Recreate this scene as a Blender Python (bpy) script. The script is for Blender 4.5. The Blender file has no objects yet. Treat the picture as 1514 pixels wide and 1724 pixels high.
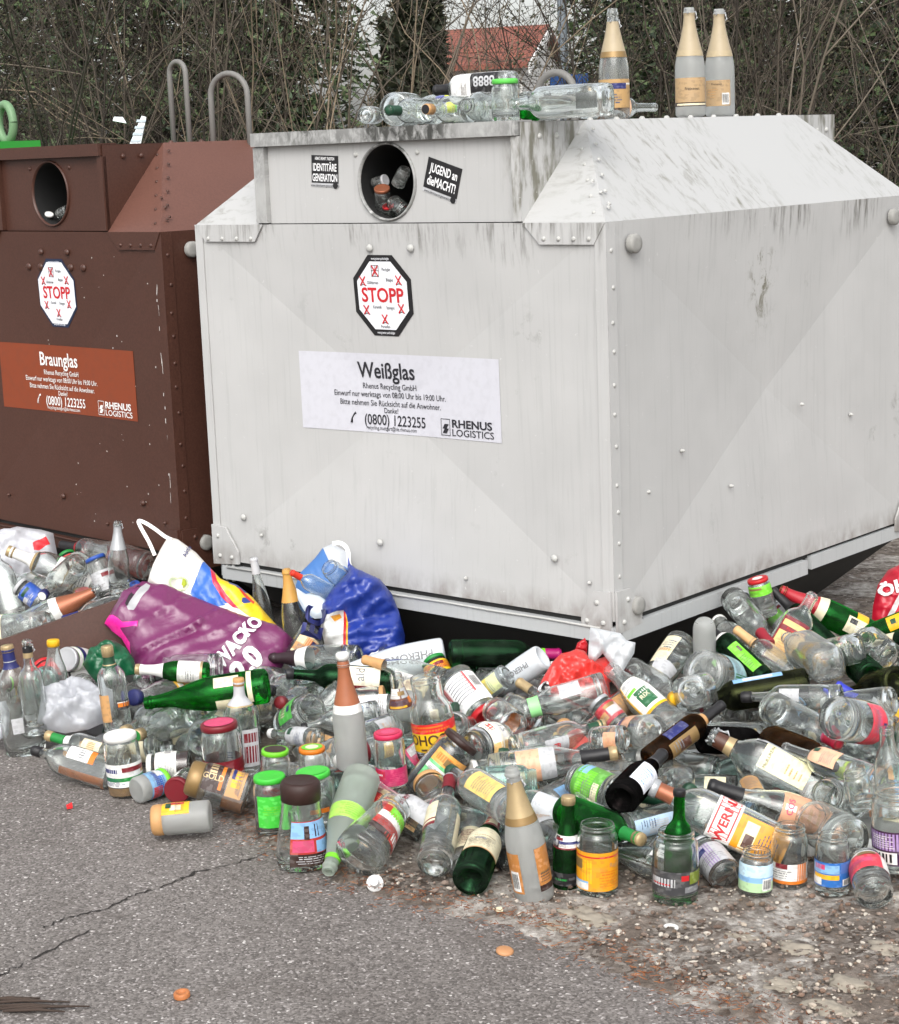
import bpy, bmesh, math, random
import numpy as np
from mathutils import Vector, Matrix, noise
from mathutils.geometry import delaunay_2d_cdt
random.seed(7)
S = bpy.context.scene
COL = S.collection
R_ = math.radians
# ------------------------------------------------------------------ camera
W0, H0, FPX = 1514.0, 1724.0, 3226.18
CAMP = Vector((3.0007, -4.0823, 1.5837))
YAW, PITCH, ROLL = -0.7199, 0.1868, -0.0394
_F = Vector((math.sin(YAW)*math.cos(PITCH), math.cos(YAW)*math.cos(PITCH), -math.sin(PITCH)))
_r = Vector((math.cos(YAW), -math.sin(YAW), 0)); _u = _r.cross(_F)
CR = _r*math.cos(ROLL)+_u*math.sin(ROLL); CU = -_r*math.sin(ROLL)+_u*math.cos(ROLL); CF = _F
cam = bpy.data.objects.new('camera', bpy.data.cameras.new('camera')); COL.objects.link(cam)
M = Matrix.Identity(4)
for i in range(3):
    M[i][0], M[i][1], M[i][2], M[i][3] = CR[i], CU[i], -CF[i], CAMP[i]
cam.matrix_world = M
cam.data.sensor_fit = 'VERTICAL'; cam.data.sensor_height = 24; cam.data.lens = 24*FPX/H0
cam.data.clip_end = 500; cam.data.clip_start = .05
S.camera = cam
# ------------------------------------------------------------------ world, sun, exposure
SUN_EL, SUN_AZ = R_(44), R_(145)
w = bpy.data.worlds.new('World'); S.world = w; w.use_nodes = True
nt = w.node_tree; bg = nt.nodes['Background']
sky = nt.nodes.new('ShaderNodeTexSky'); sky.sky_type = 'NISHITA'; sky.sun_disc = False
sky.sun_elevation = SUN_EL; sky.sun_rotation = SUN_AZ; sky.dust_density = 4; sky.air_density = 1.2
hs = nt.nodes.new('ShaderNodeHueSaturation'); hs.inputs['Saturation'].default_value = .22; hs.inputs['Value'].default_value = 1.5
nt.links.new(sky.outputs[0], hs.inputs['Color']); nt.links.new(hs.outputs[0], bg.inputs[0])
bg.inputs[1].default_value = .15
sl = bpy.data.lights.new('sun', 'SUN'); sl.energy = 1.0; sl.angle = R_(60); sl.color = (1, .985, .965)
so = bpy.data.objects.new('sun', sl); COL.objects.link(so)
sd = Vector((math.sin(SUN_AZ)*math.cos(SUN_EL), math.cos(SUN_AZ)*math.cos(SUN_EL), math.sin(SUN_EL)))
so.rotation_euler = sd.to_track_quat('Z', 'Y').to_euler(); so.location = (0, 0, 20)
S.view_settings.view_transform = 'Standard'; S.view_settings.look = 'None'
S.view_settings.exposure = 0.34; S.view_settings.gamma = 1
S.render.engine = 'CYCLES'
cy = S.cycles
cy.max_bounces = 26; cy.transmission_bounces = 24; cy.glossy_bounces = 6; cy.diffuse_bounces = 4
cy.transparent_max_bounces = 32; cy.caustics_refractive = True; cy.caustics_reflective = False
cy.sample_clamp_indirect = 6; cy.blur_glossy = 1.0
cy.use_adaptive_sampling = True; cy.adaptive_threshold = .02
cy.use_denoising = True
try: cy.denoiser = 'OPENIMAGEDENOISE'
except Exception: pass
# ------------------------------------------------------------------ pixel helpers: where a pixel's sight line meets a surface
def ray(x, y): return CF+CR*((x-W0/2)/FPX)-CU*((y-H0/2)/FPX)
def at_z(x, y, z=0.):
    d = ray(x, y); return CAMP+d*((z-CAMP.z)/d.z)
def at_y(x, y, Y):
    d = ray(x, y); return CAMP+d*((Y-CAMP.y)/d.y)
def at_x(x, y, X):
    d = ray(x, y); return CAMP+d*((X-CAMP.x)/d.x)
def at_d(x, y, D): return CAMP+ray(x, y)*D
def at_plane(x, y, P, N):
    d = ray(x, y); return CAMP+d*((P-CAMP).dot(N)/d.dot(N))
def depth(P): return (P-CAMP).dot(CF)
def interp(t, x):
    if x <= t[0][0]: return t[0][1]
    for a, b in zip(t, t[1:]):
        if x <= b[0]: return a[1]+(b[1]-a[1])*(x-a[0])/(b[0]-a[0])
    return t[-1][1]
FRONT = [(-60, 1290), (20, 1285), (200, 1345), (400, 1375), (540, 1465), (750, 1510), (930, 1525), (1130, 1515), (1600, 1515)]
BACK = [(-60, 920), (250, 945), (330, 975), (480, 1045), (700, 1100), (1030, 1125), (1100, 1105), (1200, 1055), (1290, 1005), (1400, 1010), (1600, 1060)]
def back_pt(x, y):
    if x < 1030: return at_y(x, y, -.07)
    if x < 1290: return at_x(x, y, .08)
    a = at_x(1290, interp(BACK, 1290), .08)
    return at_plane(x, y, a, Vector((-.3, 1, .3)))
def surf(x, y):
    """point on the sloping top of the bottle heap under a pixel"""
    yf, yb = interp(FRONT, x), interp(BACK, x)
    if y < yb: return back_pt(x, y)
    if y > yf: return at_z(x, y, .035)
    A = at_z(x, yf, .035); B = back_pt(x, yb)
    k = -(y-H0/2)/FPX
    q0 = A-CAMP; dq = B-A
    s = (k*q0.dot(CF)-q0.dot(CU))/(dq.dot(CU)-k*dq.dot(CF))
    return A+dq*min(1, max(0, s))
# ------------------------------------------------------------------ object helpers
def tag(o, label=None, cat=None, group=None, kind=None):
    if label: o['label'] = label
    if cat: o['category'] = cat
    if group: o['group'] = group
    if kind: o['kind'] = kind
    return o
def empty(name, loc=(0, 0, 0), label=None, cat=None, group=None, mat=None):
    o = bpy.data.objects.new(name, None); COL.objects.link(o)
    o.empty_display_size = .05
    if mat is not None: o.matrix_world = mat
    else: o.location = loc
    return tag(o, label, cat, group)
def link(name, me, parent=None):
    o = bpy.data.objects.new(name, me); COL.objects.link(o)
    if parent is not None: o.parent = parent
    return o
class MB:
    def __init__(s): s.v = []; s.f = []; s.m = []; s.mats = []; s.sm = []
    def mi(s, m):
        if m not in s.mats: s.mats.append(m)
        return s.mats.index(m)
    def add(s, vs, fs, m, smooth=False):
        o = len(s.v); s.v += [tuple(p) for p in vs]; i = s.mi(m)
        for f in fs: s.f.append([k+o for k in f]); s.m.append(i); s.sm.append(smooth)
    def box(s, a, b, m, M=None):
        x0, y0, z0 = a; x1, y1, z1 = b
        vs = [Vector(p) for p in ((x0,y0,z0),(x1,y0,z0),(x1,y1,z0),(x0,y1,z0),(x0,y0,z1),(x1,y0,z1),(x1,y1,z1),(x0,y1,z1))]
        if M is not None: vs = [M @ p for p in vs]
        s.add(vs, [(3,2,1,0),(4,5,6,7),(0,1,5,4),(1,2,6,5),(2,3,7,6),(3,0,4,7)], m)
    def poly(s, pts, m): s.add(pts, [tuple(range(len(pts)))], m)
    def prism(s, pts, d, m):
        """flat outline pts extruded by the vector d"""
        n = len(pts); pts = [Vector(p) for p in pts]; d = Vector(d)
        s.add(pts+[p+d for p in pts], [tuple(range(n))[::-1], tuple(range(n, 2*n))]+[(i, (i+1) % n, (i+1) % n+n, i+n) for i in range(n)], m)
    def tube(s, pts, rad, m, n=8, cap=True, smooth=True):
        pts = [Vector(p) for p in pts]; k = len(pts)
        if not isinstance(rad, (list, tuple)): rad = [rad]*k
        vs = []; t0 = (pts[1]-pts[0]).normalized()
        a = t0.orthogonal().normalized()
        for i, p in enumerate(pts):
            t = (pts[min(i+1, k-1)]-pts[max(i-1, 0)]).normalized()
            a = (a-t*a.dot(t)).normalized(); b = t.cross(a)
            for j in range(n):
                an = 2*math.pi*j/n; vs.append(p+(a*math.cos(an)+b*math.sin(an))*rad[i])
        fs = [(i*n+j, i*n+(j+1) % n, (i+1)*n+(j+1) % n, (i+1)*n+j) for i in range(k-1) for j in range(n)]
        if cap: fs += [tuple(range(n))[::-1], tuple(range((k-1)*n, k*n))]
        s.add(vs, fs, m, smooth)
    def lathe(s, prof, m, n=24, M=None, smooth=True):
        vs = []; fs = []; k = len(prof)
        for (z, r) in prof:
            for j in range(n):
                an = 2*math.pi*j/n; vs.append(Vector((r*math.cos(an), r*math.sin(an), z)))
        fs = [(i*n+j, i*n+(j+1) % n, (i+1)*n+(j+1) % n, (i+1)*n+j) for i in range(k-1) for j in range(n)]
        if M is not None: vs = [M @ p for p in vs]
        s.add(vs, fs, m, smooth)
    def dome(s, c, nrm, r, h, m, n=8):
        """a rivet or bolt head"""
        nrm = Vector(nrm).normalized(); q = nrm.to_track_quat('Z', 'Y').to_matrix().to_4x4(); q.translation = Vector(c)
        s.lathe([(0, r), (h*.6, r*.85), (h, r*.4), (h, 0.0001)], m, n, q)
    def mesh(s, name):
        me = bpy.data.meshes.new(name); me.from_pydata(s.v, [], s.f)
        for m in s.mats: me.materials.append(m)
        me.polygons.foreach_set('material_index', s.m); me.polygons.foreach_set('use_smooth', s.sm)
        me.update(); return me
    def build(s, name, parent=None): return link(name, s.mesh(name), parent)
# ------------------------------------------------------------------ materials
_mc = {}
def nm(name):
    m = bpy.data.materials.new(name); m.use_nodes = True
    return m, m.node_tree.nodes, m.node_tree.links, m.node_tree.nodes['Principled BSDF']
def paint(c, rough=.5, metal=0., dirt=.12, spec=.4, bump=0., coat=0.):
    key = ('p', tuple(round(x, 3) for x in c), rough, metal, dirt, bump, coat)
    if key in _mc: return _mc[key]
    m, N, L, B = nm('paint')
    B.inputs['Roughness'].default_value = rough; B.inputs['Metallic'].default_value = metal
    B.inputs['Specular IOR Level'].default_value = spec; B.inputs['Coat Weight'].default_value = coat
    if dirt > 0:
        tc = N.new('ShaderNodeTexCoord'); no = N.new('ShaderNodeTexNoise'); no.inputs['Scale'].default_value = 45
        no.inputs['Detail'].default_value = 4
        L.new(tc.outputs['Object'], no.inputs['Vector'])
        mx = N.new('ShaderNodeMix'); mx.data_type = 'RGBA'
        mx.inputs['A'].default_value = (*c, 1); mx.inputs['B'].default_value = (c[0]*.6+.02, c[1]*.6+.018, c[2]*.6+.015, 1)
        mr = N.new('ShaderNodeMapRange'); mr.inputs['From Min'].default_value = .45; mr.inputs['From Max'].default_value = .75
        mr.inputs['To Max'].default_value = min(1, dirt*4)
        L.new(no.outputs['Fac'], mr.inputs['Value']); L.new(mr.outputs[0], mx.inputs['Factor'])
        L.new(mx.outputs['Result'], B.inputs['Base Color'])
        if bump:
            bp = N.new('ShaderNodeBump'); bp.inputs['Strength'].default_value = bump; bp.inputs['Distance'].default_value = .002
            L.new(no.outputs['Fac'], bp.inputs['Height']); L.new(bp.outputs[0], B.inputs['Normal'])
    else: B.inputs['Base Color'].default_value = (*c, 1)
    _mc[key] = m; return m
def printed(c):
    """label paper: a faint print of small shapes, scuffs and water marks over the colour"""
    key = ('l', tuple(round(x, 3) for x in c))
    if key in _mc: return _mc[key]
    m, N, L, B = nm('label_paper'); B.inputs['Roughness'].default_value = .42; B.inputs['Specular IOR Level'].default_value = .4
    tc = N.new('ShaderNodeTexCoord'); mp = N.new('ShaderNodeMapping'); mp.inputs['Scale'].default_value = (1, 1, 1.6); L.new(tc.outputs['Object'], mp.inputs[0])
    vo = N.new('ShaderNodeTexVoronoi'); vo.inputs['Scale'].default_value = 95; vo.distance = 'CHEBYCHEV'; L.new(mp.outputs[0], vo.inputs['Vector'])
    sp = N.new('ShaderNodeSeparateColor'); L.new(vo.outputs['Color'], sp.inputs[0])
    r = N.new('ShaderNodeMapRange'); r.inputs['From Min'].default_value = .72; r.inputs['From Max'].default_value = .80; r.inputs['To Max'].default_value = .38; L.new(sp.outputs[0], r.inputs['Value'])
    no = N.new('ShaderNodeTexNoise'); no.inputs['Scale'].default_value = 40; no.inputs['Detail'].default_value = 6; L.new(tc.outputs['Object'], no.inputs['Vector'])
    r2 = N.new('ShaderNodeMapRange'); r2.inputs['From Min'].default_value = .48; r2.inputs['From Max'].default_value = .72; r2.inputs['To Max'].default_value = .4; L.new(no.outputs['Fac'], r2.inputs['Value'])
    lum = sum(c)/3; ink = tuple(v*.45+.02 for v in c) if lum > .25 else tuple(min(.8, v*1.4+.12) for v in c)
    a = N.new('ShaderNodeMix'); a.data_type = 'RGBA'; a.inputs['A'].default_value = (*c, 1); a.inputs['B'].default_value = (*ink, 1); L.new(r.outputs[0], a.inputs['Factor'])
    b = N.new('ShaderNodeMix'); b.data_type = 'RGBA'; L.new(a.outputs['Result'], b.inputs['A']); b.inputs['B'].default_value = (c[0]*.55+.1, c[1]*.55+.095, c[2]*.55+.085, 1); L.new(r2.outputs[0], b.inputs['Factor'])
    L.new(b.outputs['Result'], B.inputs['Base Color'])
    _mc[key] = m; return m
def srgb(h):
    h = h.lstrip('#'); f = lambda v: v/12.92 if v <= .04045 else ((v+.055)/1.055)**2.4
    return tuple(f(int(h[i:i+2], 16)/255) for i in (0, 2, 4))
PAL = dict(white='d9d8d4', cream='d8cfb0', black='1c1b1d', grey='77787a', red='b51c22', dred='6e1620', gold='a9946f', dgold='8a7048', copper='945a40',
           silver='a9abad', green='1d7a35', lime='6cbf2a', dgreen='15402a', blue='2b4f9e', dblue='22275e', lblue='7fa9cf', yellow='e0ab1e', orange='d0721f',
           peach='cf9a7a', pink='c4446a', magenta='a01560', brown='4a2c20', tan='b98d5c', purple='5a2450', lilac='9a80b0', olive='6d7a2a', choc='2e1a15', aqua='8fc4c0', lgrey='b3b4b6')
def pc(n, rough=.45, metal=0.):
    if n in ('gold', 'copper', 'silver', 'dgold'): return paint(srgb(PAL[n]), .38, .35, .1)
    return paint(srgb(PAL[n] if n in PAL else n), rough, metal, .1)
def lp(n): return pc(n) if n in ('gold', 'copper', 'silver', 'dgold') else printed(srgb(PAL.get(n, n)))
def glass(kind):
    key = ('g', kind)
    if kind == 'satin': return paint(srgb('c2c8cc'), .3, 0, .08, coat=.4)
    if key in _mc: return _mc[key]
    tint, rough, haze = {'clear': ((.979, .992, .985), .0, .045), 'dusty': ((.97, .982, .976), .02, .14), 'aqua': ((.86, .975, .955), .0, .07),
        'frost': ((.975, .985, .98), .42, .42), 'frostgreen': ((.90, .975, .91), .38, .36), 'green': ((.10, .62, .16), .0, .04), 'dgreen': ((.10, .33, .15), .0, .05),
        'olive': ((.22, .25, .10), .0, .05), 'amber': ((.32, .15, .045), .0, .04), 'black': ((.045, .035, .035), .0, .03), 'purpleg': ((.75, .70, .78), .0, .1)}[kind]
    m = bpy.data.materials.new('glass_'+kind); m.use_nodes = True
    N, L = m.node_tree.nodes, m.node_tree.links
    N.clear(); out = N.new('ShaderNodeOutputMaterial')
    g = N.new('ShaderNodeBsdfGlass'); g.inputs['IOR'].default_value = 1.5; g.inputs['Roughness'].default_value = rough
    g.inputs['Color'].default_value = (*tint, 1)
    tc = N.new('ShaderNodeTexCoord'); no = N.new('ShaderNodeTexNoise'); no.inputs['Scale'].default_value = 24; no.inputs['Detail'].default_value = 5
    L.new(tc.outputs['Object'], no.inputs['Vector'])
    mr = N.new('ShaderNodeMapRange'); mr.inputs['From Min'].default_value = .38; mr.inputs['From Max'].default_value = .72
    mr.inputs['To Min'].default_value = haze*(.85 if rough > .1 else .3); mr.inputs['To Max'].default_value = haze*(1.15 if rough > .1 else 1.7)
    L.new(no.outputs['Fac'], mr.inputs['Value'])
    df = N.new('ShaderNodeBsdfDiffuse'); df.inputs[0].default_value = (.72*(.3+.7*tint[0]), .72*(.3+.7*tint[1]), .70*(.3+.7*tint[2]), 1)
    tr = N.new('ShaderNodeBsdfTranslucent'); tr.inputs[0].default_value = df.inputs[0].default_value
    a = N.new('ShaderNodeMixShader'); a.inputs[0].default_value = .5; L.new(df.outputs[0], a.inputs[1]); L.new(tr.outputs[0], a.inputs[2])
    b = N.new('ShaderNodeMixShader'); L.new(mr.outputs[0], b.inputs[0]); L.new(g.outputs[0], b.inputs[1]); L.new(a.outputs[0], b.inputs[2])
    # faint waviness of moulded glass
    bp = N.new('ShaderNodeBump'); bp.inputs['Strength'].default_value = .06; bp.inputs['Distance'].default_value = .004
    L.new(no.outputs['Fac'], bp.inputs['Height']); L.new(bp.outputs[0], g.inputs['Normal'])
    L.new(b.outputs[0], out.inputs[0])
    _mc[key] = m; return m
def film(c, trans=.35, rough=.35):
    key = ('f', tuple(round(x, 3) for x in c), trans, rough)
    if key in _mc: return _mc[key]
    m, N, L, B = nm('plastic_film'); out = [n for n in N if n.type == 'OUTPUT_MATERIAL'][0]
    B.inputs['Base Color'].default_value = (*c, 1); B.inputs['Roughness'].default_value = rough; B.inputs['Specular IOR Level'].default_value = .6
    t = N.new('ShaderNodeBsdfTranslucent'); t.inputs[0].default_value = (*c, 1)
    x = N.new('ShaderNodeMixShader'); x.inputs[0].default_value = trans
    tc = N.new('ShaderNodeTexCoord'); no = N.new('ShaderNodeTexNoise'); no.inputs['Scale'].default_value = 18; no.inputs['Detail'].default_value = 5
    no.inputs['Distortion'].default_value = 1.5
    L.new(tc.outputs['Object'], no.inputs['Vector'])
    bp = N.new('ShaderNodeBump'); bp.inputs['Strength'].default_value = .3; bp.inputs['Distance'].default_value = .008
    L.new(no.outputs['Fac'], bp.inputs['Height']); L.new(bp.outputs[0], B.inputs['Normal'])
    L.new(B.outputs[0], x.inputs[1]); L.new(t.outputs[0], x.inputs[2]); L.new(x.outputs[0], out.inputs[0])
    _mc[key] = m; return m
# ------------------------------------------------------------------ lettering: text turned into flat mesh triangles
_tc = {}
def text_tris(s, bold=0., spacing=1.):
    """(verts 2-D with unit cap height, faces, width)"""
    key = (s, bold, spacing)
    if key in _tc: return _tc[key]
    cu = bpy.data.curves.new('t', 'FONT'); cu.body = s; cu.size = 1; cu.offset = bold; cu.space_character = spacing; cu.resolution_u = 3
    o = bpy.data.objects.new('t', cu); COL.objects.link(o)
    dg = bpy.context.evaluated_depsgraph_get(); me = bpy.data.meshes.new_from_object(o.evaluated_get(dg))
    vs = [(v.co.x, v.co.y) for v in me.vertices]; fs = [tuple(p.vertices) for p in me.polygons]
    bpy.data.objects.remove(o); bpy.data.curves.remove(cu); bpy.data.meshes.remove(me)
    if not vs: r = ([], [], 1)
    else:
        x0 = min(v[0] for v in vs); x1 = max(v[0] for v in vs)
        r = ([((x-x0)/.72, y/.72) for x, y in vs], fs, (x1-x0)/.72)
    _tc[key] = r; return r
# ------------------------------------------------------------------ glassware: profiles (height, radius), cross-section, wall
def smooth(p, it=2):
    for _ in range(it):
        q = [p[0]]
        for a, b in zip(p, p[1:]):
            q += [(a[0]*.75+b[0]*.25, a[1]*.75+b[1]*.25), (a[0]*.25+b[0]*.75, a[1]*.25+b[1]*.75)]
        q.append(p[-1]); p = q
    return p
def jar(h, r, m, neck=.018, belly=0, base=None):
    base = base or r
    return [(0, base*.86), (.003, base), (.012, base), (h*.45, r+belly), (h-neck-.022, r), (h-neck-.006, r*.97), (h-neck, m+.001), (h-neck+.004, m), (h-.012, m), (h-.009, m+.0018), (h-.006, m), (h-.002, m), (h, m-.0015)]
# name: profile, punt height, superellipse power (2 round), flattening, wall
TY = {
 'sekt': ([(0,.034),(.004,.043),(.014,.0445),(.06,.0445),(.13,.0445),(.155,.0435),(.19,.036),(.225,.0265),(.262,.0185),(.286,.0158),(.294,.0155),(.296,.0178),(.302,.0178),(.304,.0155),(.313,.0152),(.315,.0135)], .028, 2, 1, .0035),
 'piccolo': ([(0,.022),(.003,.029),(.012,.030),(.085,.030),(.105,.028),(.13,.020),(.155,.0145),(.185,.0132),(.188,.015),(.194,.015),(.196,.0132),(.203,.013),(.205,.0115)], .01, 2, 1, .003),
 'bordeaux': ([(0,.028),(.003,.036),(.01,.0375),(.17,.0375),(.185,.0368),(.200,.031),(.212,.020),(.225,.0152),(.288,.0142),(.289,.0155),(.295,.0155),(.296,.0143),(.30,.013)], .022, 2, 1, .003),
 'burgundy': ([(0,.03),(.003,.039),(.01,.0405),(.125,.0405),(.15,.0385),(.18,.029),(.21,.0195),(.235,.0155),(.284,.0145),(.285,.0158),(.292,.0158),(.293,.0145),(.297,.013)], .022, 2, 1, .003),
 'schlegel': ([(0,.03),(.003,.036),(.01,.0375),(.11,.0375),(.15,.035),(.20,.026),(.25,.0172),(.29,.0145),(.318,.0138),(.319,.015),(.326,.015),(.327,.0138),(.33,.0125)], .01, 2, 1, .003),
 'spirit': ([(0,.033),(.003,.041),(.01,.0425),(.165,.0425),(.185,.0405),(.205,.030),(.218,.019),(.232,.0155),(.275,.0148),(.276,.0165),(.282,.0165),(.283,.0148),(.29,.0135)], .01, 2, 1, .0035),
 'square': ([(0,.032),(.003,.039),(.012,.041),(.165,.041),(.185,.0395),(.202,.030),(.214,.019),(.228,.0155),(.258,.0148),(.259,.0165),(.265,.0165),(.266,.0148),(.27,.0135)], .006, 5, 1, .004),
 'flask': ([(0,.04),(.003,.048),(.014,.052),(.10,.053),(.17,.052),(.20,.046),(.222,.030),(.234,.019),(.246,.0155),(.275,.0148),(.276,.0165),(.282,.0165),(.283,.0148),(.29,.0135)], .006, 2.6, .58, .004),
 'juice': ([(0,.035),(.004,.043),(.014,.0445),(.13,.0445),(.16,.041),(.195,.029),(.22,.0225),(.246,.021),(.25,.0225),(.255,.021),(.266,.0205),(.268,.019)], .008, 2, 1, .003),
 'milk': ([(0,.035),(.004,.042),(.012,.043),(.14,.043),(.16,.040),(.18,.032),(.195,.0275),(.22,.0265),(.223,.028),(.228,.0265),(.238,.026),(.24,.0245)], .008, 2, 1, .003),
 'dome': ([(0,.006),(.002,.016),(.008,.026),(.018,.0335),(.032,.038),(.05,.039),(.13,.039),(.15,.036),(.175,.022),(.19,.016),(.22,.0148),(.222,.0165),(.228,.0165),(.23,.015),(.235,.0135)], .003, 2, 1, .003),
 'keg': ([(0,.042),(.004,.051),(.014,.053),(.10,.053),(.125,.051),(.142,.043),(.152,.0375),(.16,.0365),(.19,.0365),(.193,.038),(.198,.0365),(.205,.0365),(.207,.035)], .008, 2, 1, .003),
 'cone': ([(0,.036),(.004,.043),(.016,.0445),(.08,.0445),(.13,.042),(.18,.034),(.23,.024),(.262,.018),(.28,.0162),(.283,.018),(.289,.018),(.291,.016),(.298,.0155),(.30,.014)], .015, 2, 1, .003),
 'jar': (jar(.118, .040, .0335), .006, 2, 1, .003),
 'talljar': (jar(.15, .043, .036), .007, 2, 1, .003),
 'smalljar': (jar(.088, .034, .030, .016), .005, 2, 1, .003),
 'bigjar': (jar(.165, .052, .041, .02, .002), .008, 2, 1, .0035),
 'bellyjar': (jar(.105, .043, .034, .017, .008, .036), .006, 2, 1, .003),
 'sqjar': (jar(.125, .043, .033, .017), .005, 4.5, 1, .0035),
 'coffee': ([(0,.042),(.003,.05),(.012,.0535),(.05,.052),(.10,.044),(.13,.0405),(.145,.0405),(.15,.037),(.172,.0365),(.175,.035)], .006, 2.6, .9, .004),
 'tumbler': ([(0,.031),(.003,.036),(.012,.0375),(.075,.041),(.105,.042),(.11,.0415),(.112,.04)], .006, 2, 1, .003),
 'ball': ([(0,.03),(.004,.036),(.03,.038),(.07,.038),(.10,.034),(.112,.024),(.12,.0205),(.13,.023),(.142,.0305),(.158,.034),(.174,.0305),(.186,.02),(.192,.006)], .006, 2, 1, .003),
}
_ty = {}
class Shape:
    def __init__(s, key):
        raw, s.punt, s.pw, s.flat, s.wall = TY[key]
        s.key = key; s.p = smooth(raw, 2); s.h = raw[-1][0]
        s.rmax = max(r for z, r in raw); s.neck = raw[-2][1]
        s.z = [a for a, b in s.p]; s.r = [b for a, b in s.p]
        s.me = {}
    def rad(s, z): return float(np.interp(z, s.z, s.r))
    def pt(s, th, z, eps=0., r=None):
        r = s.rad(z) if r is None else r
        k = min(1, max(0, (r-s.neck*1.15)/(s.rmax-s.neck*1.15+1e-6)))
        r = max(r+eps, .0002)
        c, n = math.cos(th), math.sin(th)
        if s.pw > 2:
            q = (abs(c)**s.pw+abs(n)**s.pw)**(-1/s.pw); r *= 1+(q-1)*k*.9
        return Vector((r*c*(1+(s.flat-1)*k), r*n, z))
    def body(s, kind):
        if kind in s.me: return s.me[kind]
        b = MB(); n = 36; m = glass(kind); w = s.wall
        prof = [(s.punt, .0004), (s.punt*.85, s.r[0]*.45), (s.punt*.3, s.r[0]*.85)]+s.p
        zi = max(s.punt+.006, .007)
        inner = [(z, r-w) for z, r in s.p if z > zi+.012][::-1]
        prof = prof+inner+[(zi+.007, s.rmax-w-.004), (zi+.002, s.rmax*.72), (zi, .0004)]
        if s.key in ('sekt', 'piccolo', 'bordeaux', 'burgundy', 'schlegel'): prof[-1] = (zi+.004, .0004)
        vs = [s.pt(2*math.pi*j/n, z, 0, r) for z, r in prof for j in range(n)]
        k = len(prof)
        b.add(vs, [(i*n+j, i*n+(j+1) % n, (i+1)*n+(j+1) % n, (i+1)*n+j) for i in range(k-1) for j in range(n)], m, True)
        s.me[kind] = b.mesh('glass_'+s.key+'_'+kind); return s.me[kind]
def shape(k):
    if k not in _ty: _ty[k] = Shape(k)
    return _ty[k]
def band(sh, z0, z1, col, eps=.0006, close=False, th=None, nz=8, mb=None, n=30):
    """a skin that follows the glass between two heights; th=(centre, width) in degrees makes it a patch"""
    b = mb or MB(); m = col if not isinstance(col, str) else pc(col)
    if th: a0, a1 = R_(th[0]-th[1]/2), R_(th[0]+th[1]/2)
    else: a0, a1 = 0, 2*math.pi
    nn = n if not th else max(1 if th[1] < 12 else 3, int(th[1]/8))
    cols = nn if not th else nn+1
    vs = []
    for i in range(nz+1):
        z = z0+(z1-z0)*i/nz
        for j in range(cols): vs.append(sh.pt(a0+(a1-a0)*j/nn, z, eps))
    fs = [(i*cols+j, i*cols+(j+1) % cols, (i+1)*cols+(j+1) % cols, (i+1)*cols+j) for i in range(nz) for j in range(nn)]
    if close:
        k = len(vs); vs.append(Vector((0, 0, z1+.001))); o = nz*cols
        fs += [(o+j, o+(j+1) % cols, k) for j in range(nn)]
    b.add(vs, fs, m, True)
    return b
def label_mesh(sh, spec):
    """spec: (z0, z1 as shares of the height, turn, width in degrees, colour, [(u0,v0,u1,v1,colour)...], [(text,u,v,size,colour,along)...])"""
    z0, z1, th, wd, col = spec[:5]; rects = spec[5] if len(spec) > 5 else (); texts = spec[6] if len(spec) > 6 else ()
    z0 *= sh.h; z1 *= sh.h; b = MB()
    if col: band(sh, z0, z1, lp(col), .0007, th=(th, wd), nz=10, mb=b)
    e = .0007
    if col and len(rects) < 5 and wd*(z1-z0)/sh.h > 22 and not texts:      # small print the photo shows only as a blur
        rnd = random.Random(int(z0*1e5)+int(wd)+len(rects)*7+int(th)); ink = 'lgrey' if col in ('black', 'choc', 'dblue', 'dred', 'purple', 'brown', '3a3a3c', 'blue') else rnd.choice(['grey', '5a4a42', '3a4a6a'])
        rects = list(rects)+lines(.08, rnd.uniform(.5, .92), rnd.uniform(.06, .2), rnd.uniform(.4, .6), rnd.randint(3, 6), ink, rnd.randint(1, 99))
        if rnd.random() < .6: u = rnd.uniform(.1, .55); rects.append((u, .66, u+rnd.uniform(.2, .35), .86, rnd.choice([ink, 'dred', 'dblue', 'dgold', 'dgreen'])))
    for u0, v0, u1, v1, c in rects:
        e += .00004
        band(sh, z0+(z1-z0)*v0, z0+(z1-z0)*v1, lp(c) if (u1-u0)*(v1-v0) > .03 else c, e, th=(th-wd/2+wd*(u0+u1)/2, wd*(u1-u0)), nz=max(1, int(8*(v1-v0))), mb=b)
    for tx in texts:
        s, u, v, size, c, along = tx[:6]
        vs, fs, wdt = text_tris(s, .012 if len(tx) < 7 else tx[6])
        rr = sh.rad((z0+z1)/2)+.001; zc = z0+(z1-z0)*v; tc = R_(th-wd/2+wd*u); out = []
        for x, y in vs:
            a, q = (x-wdt/2)*size, (y-.5)*size
            if along == 1: z, t = zc+a, tc-q/rr
            elif along == -1: z, t = zc-a, tc+q/rr
            elif along == 2: z, t = zc-q, tc-a/rr
            else: z, t = zc+q, tc+a/rr
            out.append(sh.pt(t, z, e+.0004))
        b.add(out, fs, pc(c))
    return b
def lines(u0, u1, v0, v1, n, c='grey', seed=0):
    """rows of small print: each row a few broken dashes"""
    rnd = random.Random(seed*7+n); o = []; n = int(n*1.5)
    for i in range(n):
        v = v0+(v1-v0)*(i+.3)/n; h = (v1-v0)/n*rnd.choice((.28, .30, .42)); u = u0+(u1-u0)*rnd.uniform(0, .12)
        end = u0+(u1-u0)*rnd.uniform(.65, 1)
        while u < end:
            w_ = (u1-u0)*rnd.uniform(.06, .22); o.append((u, v, min(end, u+w_), v+h, c)); u += w_+(u1-u0)*.03
    return o
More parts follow.
